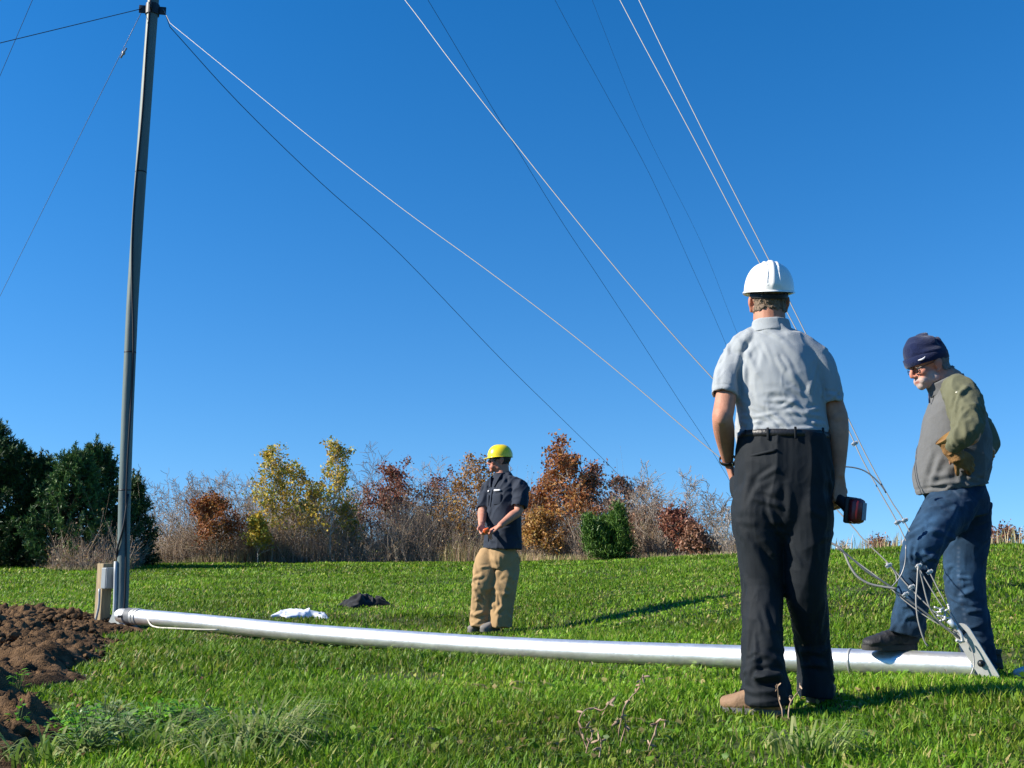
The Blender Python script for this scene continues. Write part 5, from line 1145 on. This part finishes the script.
# ------------------------------------------------------------------ man in vest and navy cap, one foot on the mast
def build_vest_man():
    Y0 = 5.28; F = nrm(A(-.985, .17, 0)); Rv = nrm(np.cross(F, A(0, 0, 1)))       # his left side faces us (-Rv)
    def P(px, py, d=0): return at(px, py, Y0 + d)
    g = A(*P(982, 682, .1)[:2], gz(*P(982, 682, .1)[:2])); o = empty('person', g, 'bearded man in navy knit cap and grey vest, one foot up on the mast', 'person')
    Hc = P(929, 366); head = Head(Hc, nrm(A(-.95, -.10, -.27)), nrm(A(-.27, 0, .95)), .97)
    t = lambda py, d=0: P(np.interp(py, [378, 392, 410, 440, 470, 495, 510], [952, 954, 955.5, 955.5, 953, 953, 956]), py, d)
    LS, RS = P(959, 391, -.19), P(957, 391, .20)
    LE, LW = P(972, 434, -.33), P(951, 447, -.24)
    RE, RW = P(989, 441, .28), P(972, 462, .12)
    b = MB(); head.add(b, 1)
    b.loft([head.w(0, -.030, -.01), head.w(0, -.035, -.075), P(948.5, 381), P(953, 392)], [(.060, .066), (.062, .068), (.072, .076), (.11, .09)], Rv, 20, 4)
    b.loft([P(953, 388), t(396), t(420), t(450), t(485), t(505)], [(.11, .09), (.17, .105), (.165, .12), (.155, .13), (.16, .12), (.13, .11)], Rv, 24, 3)
    for S_, E_, W_, sd in ((RS, RE, RW, 1), (LS, LE, LW, -1)):
        b.loft([S_ - Rv * sd * .05, S_, (S_ + E_) / 2, E_, E_ + (W_ - E_) * .4, W_], [.056, .052, .048, .042, .040, .030], A(1, 0, 0) + .1 * F, 18, 4)
    LHp, RHp = P(954, 505, -.09), P(968, 505, .09)
    LK, LA = P(921, 549, -.20), P(908, 630, -.12); RK, RA = P(962, 592, .14), P(985, 662, .12)
    for H_, K_, A_ in ((LHp, LK, LA), (RHp, RK, RA)): b.loft([H_ - (K_ - H_) * .1, H_, (H_ + K_) / 2, K_, (K_ + A_) / 2, A_], [.08, .088, .07, .055, .052, .034], Rv, 16, 3)
    hand(b, LW, nrm(P(972, 466, -.18) - LW), nrm(A(0, 1, 0)), A(-.3, 0, -.8), (30, 40, 30), .84); hand(b, RW, nrm(A(.3, -.4, .1)), nrm(A(-1, 0, 0)), A(0, 0, 1), (25, 35, 25), .97)
    bo = finish_body(b, .0045, 4, head, (.48, .225, .15), o, beard=(.36, .34, .32), brow=(.20, .17, .15))
    hair_part(bo.data, head, lambda q: (q[:, 2] > -.055 + .014 * vnoise(q * 90, 2)) & (q[:, 1] < -.030 + .3 * (q[:, 2] > .045)) & (q[:, 2] < .13) & (np.abs(q[:, 0]) < .0755), .006, mat('grey_hair', (.20, .185, .17), .6, .3, var=.35, vscale=80, bump=.8, bscale=250), 'hair', o)
    # knit cap
    kn = mat('navy_fleece', (.006, .012, .048), .95, .1, var=.15, vscale=25, sheen=.25, bump=.5, bscale=200)
    Mh = head.M; c = MB(); w = lambda x, y, z: head.w(x, y, z)
    c.loft([w(0, .002, .020), w(0, -.001, .055), w(0, -.004, .090), w(0, -.010, .122), w(0, -.014, .148), w(0, -.018, .160), w(0, -.018, .163)], [(.083, .112), (.087, .114), (.086, .111), (.078, .099), (.060, .078), (.030, .05), (.01, .02)], Mh[0], 30, 3)
    c.loft([w(0, .060, .120), w(0, .0, .158), w(0, -.045, .165)], [(.03, .022), (.040, .024), (.025, .018)], Mh[0], 14, 3)
    me = remesh(c, .005, 3); folds(me, [(Mh[1], 14, .006, 3, 5), (A(0, 0, 1), 30, .003, 1, 6)], [(w(.0, -.05, .17), w(-.08, -.06, .10), -.012, .012), (w(-.088, -.075, .06), w(-.088, .06, .075), .006, .014)])
    cap = link('knit_cap', me, kn, o)
    c = MB(); c.loft([w(0, .003, .018), w(0, .003, .023), w(0, .001, .060), w(0, .001, .066)], [(.085, .114), (.0905, .1185), (.0915, .1195), (.086, .114)], Mh[0], 44, 1, cap=False); c.build('cap_cuff', kn, cap)
    c = MB(); lg = [w(-.066 - .000, .086, .040), w(-.0755, .072, .038), w(-.080, .060, .041), w(-.084, .050, .049)]; c.loft([l_ + nrm(-Mh[0] + .6 * Mh[1]) * .008 for l_ in lg], [.002, .005, .004, .0015], Mh[2], 8, 3); c.build('cap_logo', mat('white_stitch'), cap)
    # spectacles
    gl = MB(); gm = mat('thin_frame', (.05, .045, .04), .3, .5, metal=.5)
    for s_ in (-1, 1):
        rim = [w(s_ * .031 + .022 * math.cos(a), .103 - .006 * abs(math.cos(a)), -.004 + .017 * math.sin(a)) for a in np.linspace(0, 2 * math.pi, 21)]; gl.loft(rim, [.0016] * 21, Mh[1], 6, 1, cap=False); gl.tube([w(s_ * .053, .098, .002), w(s_ * .079, .0, .010), w(s_ * .080, -.012, .0)], .0018, 6)
    gl.tube([w(-.010, .103, .0), w(.010, .103, .0)], .0016, 6); go = gl.build('glasses', gm, o)
    gl = MB()
    for s_ in (-1, 1): gl.ell(w(s_ * .031, .1015, -.004), (.0215, .0015, .0165), Mh, 16, 8)
    gl.build('lens', glass_mat(), go)
    # sleeves (olive jacket under the vest)
    ol = mat('olive_cotton', (.112, .113, .068), .85, .2, var=.10, vscale=10, sheen=.05, bump=.2, bscale=250)
    s = MB(); s.loft([P(951, 387), P(954, 397), t(412), t(440)], [(.09, .075), (.145, .100), (.155, .110), (.15, .115)], Rv, 30, 3)
    s.loft([LS + Rv * .05 + A(.0, 0, .01), P(960, 392, -.20), P(965, 406, -.255), P(967, 422, -.30), P(966, 432, -.325), P(958, 440, -.30), P(952, 447, -.25)], [.074, .084, .086, .078, .068, .054, .042], F, 24, 4)
    s.loft([RS - Rv * .05, P(962, 394, .21), P(972, 412, .26), P(984, 435, .28), P(987, 444, .26), P(978, 454, .2), P(972, 461, .14)], [.075, .078, .072, .066, .062, .052, .042], F, 22, 4)
    me = remesh(s, .0065, 5)
    folds(me, [(A(-.3, 0, 1), 12, .011, 4.5, 3), (A(.55, 0, 1), 17, .009, 4, 5), (A(0, 0, 1), 40, .003, 1, 6)], [(P(944, 404, -.30), P(955, 440, -.36), .014, .016), (P(958, 385, -.3), P(975, 400, -.3), -.005, .012), (P(952, 398, -.33), P(968, 385, -.3), .012, .014), (P(957, 420, -.40), P(972, 412, -.38), -.012, .014)])
    folds(me, [], rand_creases(me, 26, lambda V, N: (N[:, 1] < -.1), A(-.25, 0, 1), .10, .0055, .009, 5, .45))
    jk = link('jacket', me, ol, o)
    c = MB(); c.ell(P(957, 392.5, -.292), (.007, .004, .006)); c.build('snap_button', mat('brass_snap', (.72, .68, .55), .35, .5, metal=.3), jk)
    # vest
    vf = mat('grey_fleece', (.112, .114, .114), .95, .15, var=.07, vscale=16, sheen=.15, bump=.35, bscale=320)
    v = MB()
    v.loft([P(949, 384.5), P(951, 389), P(953.5, 396), P(955, 405), P(955.5, 424), P(954, 448), P(952, 468), P(950, 482), P(951.5, 490.5)],
           [(.085, .086), (.118, .098), (.150, .112), (.166, .128), (.172, .158), (.176, .178), (.180, .186), (.182, .184), (.178, .176)], Rv, 44, 4, expo=2.15, fixed=None)
    me = remesh(v, .0065, 5)
    V = get_v(me)
    # the armhole: cloth drawn in round the sleeve head
    folds(me, [(A(.25, 0, 1), 6, .010, 3, 3), (A(1, 0, -.5), 9, .009, 3, 5), (A(0, 0, 1), 45, .002, 1, 7)],
          [(P(940, 396, -.22), P(939, 425, -.24), .016, .014), (P(939, 425, -.24), P(950, 435, -.25), .013, .012), (P(926, 445, -.22), P(941, 430, -.24), .012, .014), (P(925, 462, -.22), P(942, 448, -.24), -.010, .014)])
    folds(me, [], rand_creases(me, 16, lambda V, N: (N[:, 1] < -.2), A(-.7, 0, -.7), .12, .005, .012, 5, .4) + rand_creases(me, 14, lambda V, N: (N[:, 1] < -.1) & (V[:, 2] < P(0, 475)[2]), A(1, 0, .1), .10, .005, .010, 6, .3))
    groove(me, [(P(950.5, 486), P(951.5, 490.5) - P(950, 482), .4, .004, .005)])
    ve = link('vest', me, vf, o)
    c = MB(); c.loft([P(951, 391), P(946.5, 381.5), P(944, 377)] , [(.095, .094), (.088, .091), (.086, .092)], Rv, 40, 2, cap=False)
    # stand-up collar with thickness
    c2 = MB(); up = nrm(A(-.35, 0, 1)); q0 = P(949, 391); 
    c2.loft([q0, q0 + up * .03, q0 + up * .062, q0 + up * .066, q0 + up * .062, q0 + up * .02], [(.100, .100), (.094, .098), (.092, .100), (.088, .096), (.083, .090), (.084, .086)], Rv, 40, 1)
    mc = remesh(c2, .0045, 3); link('stand_collar', mc, vf, ve)
    c = MB(); c.tube([P(929, 394, -.02), P(929.5, 403, -.02)], .005, 6); c.build('zip_pull', mat('zip_navy', (.02, .03, .07), .5, .4), ve)
    c = MB(); hm = [P(914.5, 492, -.05), P(922, 493, -.17), P(935, 489, -.21), P(950, 484, -.215), P(966, 483, -.20), P(979, 484, -.13)]
    # glove
    gt = mat('tan_suede', (.26, .14, .05), .85, .2, vcol2=(.16, .09, .038), vscale=18, bump=.4, bscale=160)  # suede darkened overall: the sleeve's shade on the hand is in the colour
    gl_ = MB(); ax = nrm(P(958, 462, -.24) - LW); hand(gl_, LW + ax * .035 + A(0, -.012, 0), nrm(P(974, 467, -.20) - (LW + ax * .035)), nrm(A(0, 1, 0)), A(-.3, 0, -.8), (28, 38, 32), 1.06, 2)
    gl_.loft([LW - ax * .045, LW - ax * .01, LW + ax * .04, LW + ax * .075], [(.056, .052), (.050, .046), (.042, .038), (.042, .032)], A(0, 1, 0), 22, 4)
    gl_b = gl_
    me = remesh(gl_, .0045, 4); folds(me, [(A(1, 0, 0), 25, .006, 2, 4)]); link('glove', me, gt, o)
    gl_ = MB(); hand(gl_, RW, nrm(A(.2, -.5, .05)), nrm(A(-1, 0, 0)), A(0, 0, 1), (25, 35, 25), 1.15); me = remesh(gl_, .006, 3); link('glove', me, gt, o)
    c = MB(); q = LW - ax * .045; c.loft([q - ax * .010 + A(-.004, 0, .0), q + ax * .002, q + ax * .02], [(.062, .058), (.060, .056), (.052, .048)], A(0, 1, 0), 28, 2, cap=False); c.build('gauntlet_cuff', mat('glove_lining', (.45, .27, .10), .85, .2, var=.15, vscale=20), o)
    # jeans
    dn = mat('blue_denim', (.016, .034, .075), .85, .2, attr=True, var=.22, vscale=30, sheen=.05, bump=.3, bscale=380)
    j = MB(); j.loft([P(954, 478), P(955.5, 490), P(958, 503), P(962, 518)], [(.150, .132), (.160, .145), (.165, .150), (.14, .125)], Rv, 34, 3, expo=2.15)
    j.loft([P(958, 500, -.08), P(945, 514, -.12), P(931, 532, -.18), P(921, 550, -.20), P(917, 572, -.18), P(913, 596, -.15), P(909, 620, -.12), P(906.5, 634, -.11)], [(.105, .116), (.100, .112), (.092, .100), (.085, .092), (.074, .082), (.070, .078), (.069, .078), (.071, .082)], Rv, 26, 4)
    j.loft([P(968, 502, .08), P(968, 530, .10), P(965, 560, .12), P(965.5, 590, .13), P(970.5, 620, .13), P(977.5, 650, .13), P(982, 672, .13)], [(.104, .116), (.100, .112), (.094, .104), (.092, .098), (.084, .090), (.082, .086), (.082, .086)], Rv, 26, 4)
    me = remesh(j, .0065, 5)
    folds(me, [(A(-.7, 0, -.7), 10, .012, 4, 3, lambda V: np.clip((V[:, 2] - P(0, 580)[2]) * 5, 0, 1)), (A(1, 0, .3), 14, .013, 3, 5, lambda V: np.clip((P(0, 575)[2] - V[:, 2]) * 4, 0, 1)), (A(0, 0, 1), 35, .003, 1.5, 6)],
          [(P(930, 512, -.28), P(968, 505, -.22), .012, .014), (P(925, 528, -.3), P(958, 540, -.2), .012, .014), (P(920, 552, -.3), P(938, 560, -.25), .012, .012), (P(908, 556, -.28), P(925, 566, -.26), -.010, .012), (P(898, 622, -.2), P(916, 615, -.2), .012, .012), (P(952, 600, .04), P(975, 590, .04), .012, .014)])
    kz = P(0, 560)[2]
    folds(me, [], rand_creases(me, 22, lambda V, N: (N[:, 1] < .1) & (V[:, 2] > kz), A(-.8, 0, -.5), .11, .0065, .010, 5, .35) + rand_creases(me, 26, lambda V, N: (N[:, 1] < .1) & (V[:, 2] < kz), A(1, 0, .25), .07, .0065, .009, 6, .4))
    V = get_v(me); C = np.tile(A(.011, .031, .062), (len(V), 1)); g_ = lambda p, r: np.exp(-(((V - p) / r) ** 2).sum(1))[:, None]
    fade = g_(P(928, 522, -.25), .10) + g_(P(914, 552, -.28), .08) + .7 * g_(P(962, 580, .05), .11) + .5 * g_(P(908, 600, -.2), .09) + .4 * g_(P(960, 520, -.15), .10); C = C * (1 + 1.0 * fade) * (1 + .25 * fbm(V * 9, 3, 4))[:, None]
    for pts in ([P(951, 488), P(945, 503), P(934, 522), P(921, 546), P(916, 570), P(912, 600), P(908, 630)], [P(962, 548), P(964, 585), P(972, 625), P(980, 665)], [P(938, 489), P(944, 498), P(953, 500)]):
        Q = catmull(pts, 8); dd = np.min(np.hypot(V[:, None, 0] - Q[None, :, 0], V[:, None, 2] - Q[None, :, 2]), axis=1); C += (np.exp(-(dd / .006) ** 2) * .035)[:, None] * A(1, 1.1, 1.3)
    set_col(me, C)
    je = link('jeans', me, dn, o)
    seam = mat('denim_seam', (.11, .14, .20), .85, .2)
    c = MB()
    for pts, nm in (([P(942, 500, -.235), P(931, 517, -.28), P(919, 541, -.305), P(914, 560, -.292), P(911, 590, -.247), P(908, 620, -.214)], 'side_seam'), ([P(966, 555, .012), P(966, 590, .03), P(974, 630, .04), P(981, 660, .042)], 'side_seam')):
        pass
    # shoes: one on the mast, the other on the grass behind it
    bk = mat('black_shoe', (.020, .020, .022), .6, .35, var=.2, vscale=25, bump=.3, bscale=120); mastP = mast_axis()
    def mz(px):   # top of the mast at a photo column
        x = np.array([512 + F_PX * p[0] * math.cos(0) / (p[1]) for p in mastP]); i = np.argsort(x); return np.array([np.interp(px, x[i], mastP[i, c_]) for c_ in range(3)])
    q = mz(893) ; toe = at(864, 650, q[1] - .0); heel = at(916, 650, q[1] + .02); toe[2] = heel[2] = q[2] + .0645 ; heel[2] = toe[2]
    for t_, h_, lb in ((toe, heel, 1), (P(966, 676, .16), P(998, 680, .10), 0)):
        if not lb: t_[2] = h_[2] = gz(h_[0], h_[1]) + .012
        s_ = MB(); shoe(s_, t_, h_, .052); me = remesh(s_, .005, 4); folds(me, [(A(0, 0, 1), 28, .005, 1, 3)]); so = link('shoe', me, bk, o); s_ = MB(); sole(s_, t_, h_, .054, .026); s_.build('sole', mat('dark_rubber', (.045, .043, .040), .8, .2, var=.2, vscale=30), so, smooth=False)
    return o
# ================================================================== foreground plants, light, camera
def build_plants():
    rng = np.random.default_rng(12); m = mat('grass_blade'); sw = mat('straw_blade', rough=.6, spec=.2, attr=True, trans=.25)
    # tussocks of long pale bent grass
    for i, (px, Y, r, n, h, lab) in enumerate([(265, 3.60, .16, 200, .16, 'large tussock of long bent grass with pale tips in the foreground'), (175, 3.62, .13, 90, .11, 'smaller pale grass tussock left of the large one'), (255, 3.34, .16, 130, .13, 'long grass tussock at the bottom edge below the large one'), (800, 3.35, .12, 90, .12, 'small grass tuft at the bottom edge below the polo man'), (60, 3.45, .12, 80, .11, 'grass tuft beside the soil heap at the bottom left')]):
        g = gpt(px, Y); a = rng.uniform(0, 6.28, n); q = r * np.sqrt(rng.random(n)); x = g[0] + np.cos(a) * q; y = g[1] + np.sin(a) * q
        z = ground_z(x, y); H = h * rng.uniform(.5, 1.3, n); d = np.stack([np.cos(a) + rng.normal(.35, .7, n), np.sin(a) + rng.normal(-.35, .7, n), 0 * a], 1); d /= np.linalg.norm(d, axis=1, keepdims=True)
        s = np.cross(d, A(0, 0, 1)); L = H * rng.uniform(.7, 1.5, n); w = rng.uniform(.0055, .0105, n); B = np.stack([x, y, z], 1); rows = []
        for t in (0, .3, .6, .82, 1.0):
            c = B + d * (L * t ** 1.7)[:, None] + A(0, 0, 1) * (H * (1 - (1 - t) ** 1.6) - H * .75 * np.clip(t - .55, 0, 1) ** 1.3 * 1.6)[:, None]; ww = w * (1 - t ** 2.5) * .5 + .0003
            rows += [c - s * ww[:, None], c + s * ww[:, None]]
        V = np.stack(rows, 1); pal = np.array([(.10, .20, .025), (.13, .22, .04), (.20, .25, .08), (.38, .41, .17), (.22, .31, .07)]); C = np.repeat((pal[rng.integers(0, 5, n)] * rng.uniform(.75, 1.25, (n, 1)))[:, None], 10, 1)
        b = np.arange(n)[:, None] * 10; me = np_mesh('grass_tussock', V.reshape(-1, 3), [b + np.array([2 * k, 2 * k + 1, 2 * k + 3, 2 * k + 2]) for k in range(4)], C.reshape(-1, 3))
        tag(link('grass_tussock', me, m), lab, 'grass tussock', 'tussocks of long grass')
    # low broad leaved weeds
    wl = mat('weed_leaf', rough=.42, spec=.4, attr=True, trans=.35); pl = [(.12, .33, .012), (.16, .40, .016), (.20, .44, .025), (.09, .26, .015)]; gl = [(.20, .29, .09), (.30, .36, .16), (.15, .25, .06)]
    for i, (px, Y, r, n, pal, lab) in enumerate([(92, 3.92, .11, 90, pl, 'bright green leafy weed left of the pale tussock'), (100, 3.70, .08, 50, pl, 'bright green weed low at the left beside the soil'), (165, 4.02, .12, 100, pl, 'bright green leafy weed behind the pale tussock'), (195, 3.98, .10, 80, pl, 'bright green weed touching the large tussock'),
                                           (115, 4.08, .12, 70, gl, 'grey green mullein like weed at the back of the weed patch'), (130, 3.75, .12, 80, gl, 'grey green weed in the middle of the weed patch'), (100, 3.5, .10, 70, gl, 'grey green weed near the bottom left corner'), (30, 3.85, .03, 12, pl, 'small green weed growing on the soil heap'), (27, 4.7, .03, 12, pl, 'little green sprig among the soil clods')]):
        n = int(n * 1.7); g = gpt(px, Y); a = rng.uniform(0, 6.28, n); q = r * np.sqrt(rng.random(n)); x = g[0] + np.cos(a) * q; y = g[1] + np.sin(a) * q; z = ground_z(x, y) + rng.uniform(.03, .13, n) * (1 - .5 * q / r) + (.03 if dirt_sd(np.array([g[0]]), np.array([g[1]]))[0] > 0 else 0)
        d = np.stack([np.cos(a), np.sin(a), rng.uniform(-.1, .7, n)], 1) + rng.normal(0, .3, (n, 3)); d /= np.linalg.norm(d, axis=1, keepdims=True); s = np.cross(d, A(0, 0, 1)); s /= np.linalg.norm(s, axis=1, keepdims=True); up = np.cross(s, d)
        L = rng.uniform(.014, .038, n)[:, None]; B = np.stack([x, y, z], 1); W = L * .32
        V = np.stack([B, B + d * L * .35 - s * W + up * L * .08, B + d * L * .40, B + d * L * .35 + s * W + up * L * .08, B + d * L * .75 - s * W * .7, B + d * L * .78 - up * L * .05, B + d * L * .75 + s * W * .7, B + d * L - up * L * .15], 1)
        f = [(0, 1, 2), (0, 2, 3), (1, 4, 5), (1, 5, 2), (2, 5, 6), (2, 6, 3), (4, 7, 5), (5, 7, 6)]; b = np.arange(n)[:, None] * 8; pal = np.array(pal); C = np.repeat((pal[rng.integers(0, len(pal), n)] * rng.uniform(.8, 1.2, (n, 1)))[:, None], 8, 1)
        st = [(A(g[0], g[1], gz(g[0], g[1])), B[k] + 0) for k in range(n)]
        o = empty('leafy_weed', g, lab, 'weed', 'weeds in the left foreground'); link('leaves', np_mesh('leaves', V.reshape(-1, 3), [b + np.array(q_) for q_ in f], C.reshape(-1, 3)), wl, o)
        link('stems', segs_mesh('stems', [s_[0] for s_ in st], [s_[1] for s_ in st], [.0020] * n, [.0012] * n, 4), mat('weed_stem', (.10, .15, .05), .6, .3), o)
    # dead brown stalks standing in the grass
    dm = mat('dead_stalk', (.25, .16, .105), .85, .2, vcol2=(.40, .30, .21), vscale=25)
    for i, (pts, Y, lab) in enumerate([
        ([(590, 755), (583, 738), (579, 722), (584, 711), (593, 708), (603, 710), (612, 699), (618, 695)], 3.55, 'curled dead stalk leaning right, tallest at the left of the dead clump'),
        ([(618, 735), (622, 717), (624, 708), (631, 697), (639, 689), (640, 680), (645, 676)], 3.70, 'tallest dead stalk with a hooked tip'),
        ([(648, 766), (649, 748), (654, 735), (658, 722), (664, 720), (669, 722)], 3.42, 'single dead stalk right of the dead clump'), ([(584, 764), (588, 745), (592, 735), (590, 728), (582, 728)], 3.4, 'short dead stalk at the bottom of the clump'), ([(598, 766), (600, 752), (601, 740), (597, 730)], 3.36, 'upright short dead stalk beside the bottom one'),
        ([(788, 716), (790, 704), (794, 697), (799, 690), (800, 683)], 4.05, 'dry stalk standing between the shoes of the polo man'), ([(783, 712), (779, 700), (778, 690), (777, 684)], 4.08, 'thin dry stem in front of the left trouser hem'), ([(620, 744), (625, 728), (624, 718), (614, 722)], 3.6, 'drooping dead stalk in the middle of the clump')]):
        P = catmull([at(x, y, Y + .02 * math.sin(j * 2 + i)) for j, (x, y) in enumerate(pts)], 4); P[0][2] = gz(P[0][0], P[0][1]) - .01; mb = MB(); mb.tube(P, np.linspace(.0026, .0012, len(P)), 6)
        for j in range(5, len(P) - 1, 3):
            for _ in range(1 + (j % 2)):
                c = P[j] + rng.normal(0, .003, 3); e = nrm(rng.normal(0, 1, 3) + A(0, 0, -.5)); mb.ell(c + e * .011, (.0042, .0012, .012 * rng.uniform(.6, 1.5)), frame(nrm(np.cross(e, A(.3, .2, 1))), e), 6, 5)
        tag(mb.build('dead_stalk', dm), lab, 'dead stalk', 'dead stalks in the foreground')
    # fallen leaves and the white stone near the mast end
    n = 420; y = np.sqrt(9 + rng.random(n) * 140); x = rng.uniform(-1, 1, n) * .55 * y; z = ground_z(x, y) + .035; B = np.stack([x, y, z], 1); a = rng.uniform(0, 6.28, n); d = np.stack([np.cos(a), np.sin(a), rng.normal(0, .5, n)], 1); s = np.cross(d, nrm(A(.1, .2, 1))); L = rng.uniform(.007, .017, n)[:, None]
    V = np.stack([B - d * L, B + s * L * .6 + A(0, 0, .004), B + d * L, B - s * L * .6 + A(0, 0, .006)], 1); pal = np.array([(.30, .19, .09), (.38, .30, .16), (.22, .11, .06), (.42, .34, .20)])
    o = leaf_obj('fallen_leaves', (V.reshape(-1, 3), np.repeat(pal[rng.integers(0, 4, n)], 4, 0)), mat('autumn_leaf'), None); tag(o, 'small dry leaves scattered over the lawn', 'fallen leaves', kind='stuff')
    g = gpt(1015, 4.98); mb = MB(); mb.ell(g + A(0, 0, .035), (.045, .035, .03), n=14, m=10); V = mb.v[0]; mb.v[0] = V + .014 * vnoise(V * 28, 2)[:, None] * A(1, 1, 1); mb.ell(g + A(.05, .02, .02), (.025, .02, .02), n=10, m=7)
    tag(mb.build('stone', mat('pale_stone', (.48, .47, .46), .8, .3, var=.15, vscale=25)), 'pale stone in the grass just beyond the mast end', 'stone')
def build_cloths():
    wm = mat('white_cotton', (.72, .74, .78), .85, .2, vcol2=(.55, .60, .70), vscale=5); lump_cloth(275, 328, 11.6, .085, 5, 'towel', 'crumpled white cloth lying on the grass behind the mast', 'cloth', wm, .22, [(.4, .25, .45), (-.5, .2, .35)])
    jm = mat('charcoal_fleece', (.020, .020, .022), .9, .15, var=.2, vscale=15, sheen=.1); lump_cloth(338, 391, 12.9, .125, 9, 'dark_jacket', 'crumpled charcoal jacket thrown on the grass behind the white cloth', 'jacket', jm, .24, [(-.1, .5, .35), (-.7, .1, .25), (.6, .35, .25)])
    lump_cloth(196, 209, 8.8, .12, 12, 'black_glove', 'small black glove lying just behind the mast near its hinge', 'glove', mat('black_grip', (.012, .012, .013), .55, .4), .09, [(0, .5, .5)])
def build_light():
    w = bpy.data.worlds.new('World'); S.world = w; w.use_nodes = True; N = w.node_tree.nodes; L = w.node_tree.links
    bg = N['Background']; sky = N.new('ShaderNodeTexSky'); sky.sky_type = 'NISHITA'; sky.sun_disc = False
    az = A(-.994, -.11, 0); el = math.radians(33); sky.sun_elevation = el; sky.sun_rotation = math.atan2(az[0], az[1])
    sky.air_density = 1.0; sky.dust_density = 0.0; sky.ozone_density = 4.0; sky.altitude = 300
    tc = N.new('ShaderNodeTexCoord'); mp = N.new('ShaderNodeMapping'); mp.vector_type = 'POINT'; mp.inputs['Scale'].default_value = (1, 1, .80); mp.inputs['Location'].default_value = (0, 0, .11)
    nv = N.new('ShaderNodeVectorMath'); nv.operation = 'NORMALIZE'; L.new(tc.outputs['Generated'], mp.inputs[0]); L.new(mp.outputs[0], nv.inputs[0]); L.new(nv.outputs[0], sky.inputs[0])
    hs = N.new('ShaderNodeHueSaturation'); hs.inputs['Saturation'].default_value = SKY_SAT; hs.inputs['Hue'].default_value = SKY_HUE; L.new(sky.outputs[0], hs.inputs['Color'])
    L.new(hs.outputs[0], bg.inputs[0]); bg.inputs[1].default_value = SKY_STR
    l = bpy.data.lights.new('sun', 'SUN'); l.energy = SUN_STR; l.angle = math.radians(.53); l.color = (1.0, .93, .82); o = bpy.data.objects.new('sun', l); COL.objects.link(o)
    d = nrm(az) * math.cos(el) + A(0, 0, math.sin(el)); o.rotation_euler = Vector(d).to_track_quat('Z', 'Y').to_euler(); o.location = (0, 0, 30)
    c = bpy.data.cameras.new('camera'); c.sensor_width = 36; c.lens = 36 * F_PX / 1024; c.clip_end = 6000; c.clip_start = .05; o = bpy.data.objects.new('camera', c); COL.objects.link(o); o.location = (0, 0, CZ); o.rotation_euler = (math.pi / 2 + PITCH, 0, 0); S.camera = o
    v = S.view_settings; S.display_settings.display_device = 'sRGB'; v.view_transform = 'Standard'; v.look = 'None'; v.exposure = EXPO; v.gamma = 1; v.use_curve_mapping = False
    S.render.engine = 'CYCLES'; S.cycles.max_bounces = 6; S.cycles.transparent_max_bounces = 4; S.cycles.use_denoising = True; S.render.film_transparent = False
SKY_SAT, SKY_HUE, SKY_STR, SUN_STR, EXPO = 1.33, .5035, .091, 5.0, .95
import sys, time
_T = time.time()
def step(f):
    global _T
    f(); print('STEP', f.__name__, round(time.time() - _T, 1), flush=True); _T = time.time()
person_mats()
mat('autumn_leaf', rough=.55, spec=.3, attr=True, trans=.30)
for f in (build_polo_man, build_navy_man, build_vest_man, build_light, build_ground, build_dirt, build_grass, build_mast, build_cables, build_cloths, build_plants, build_trees): step(f)
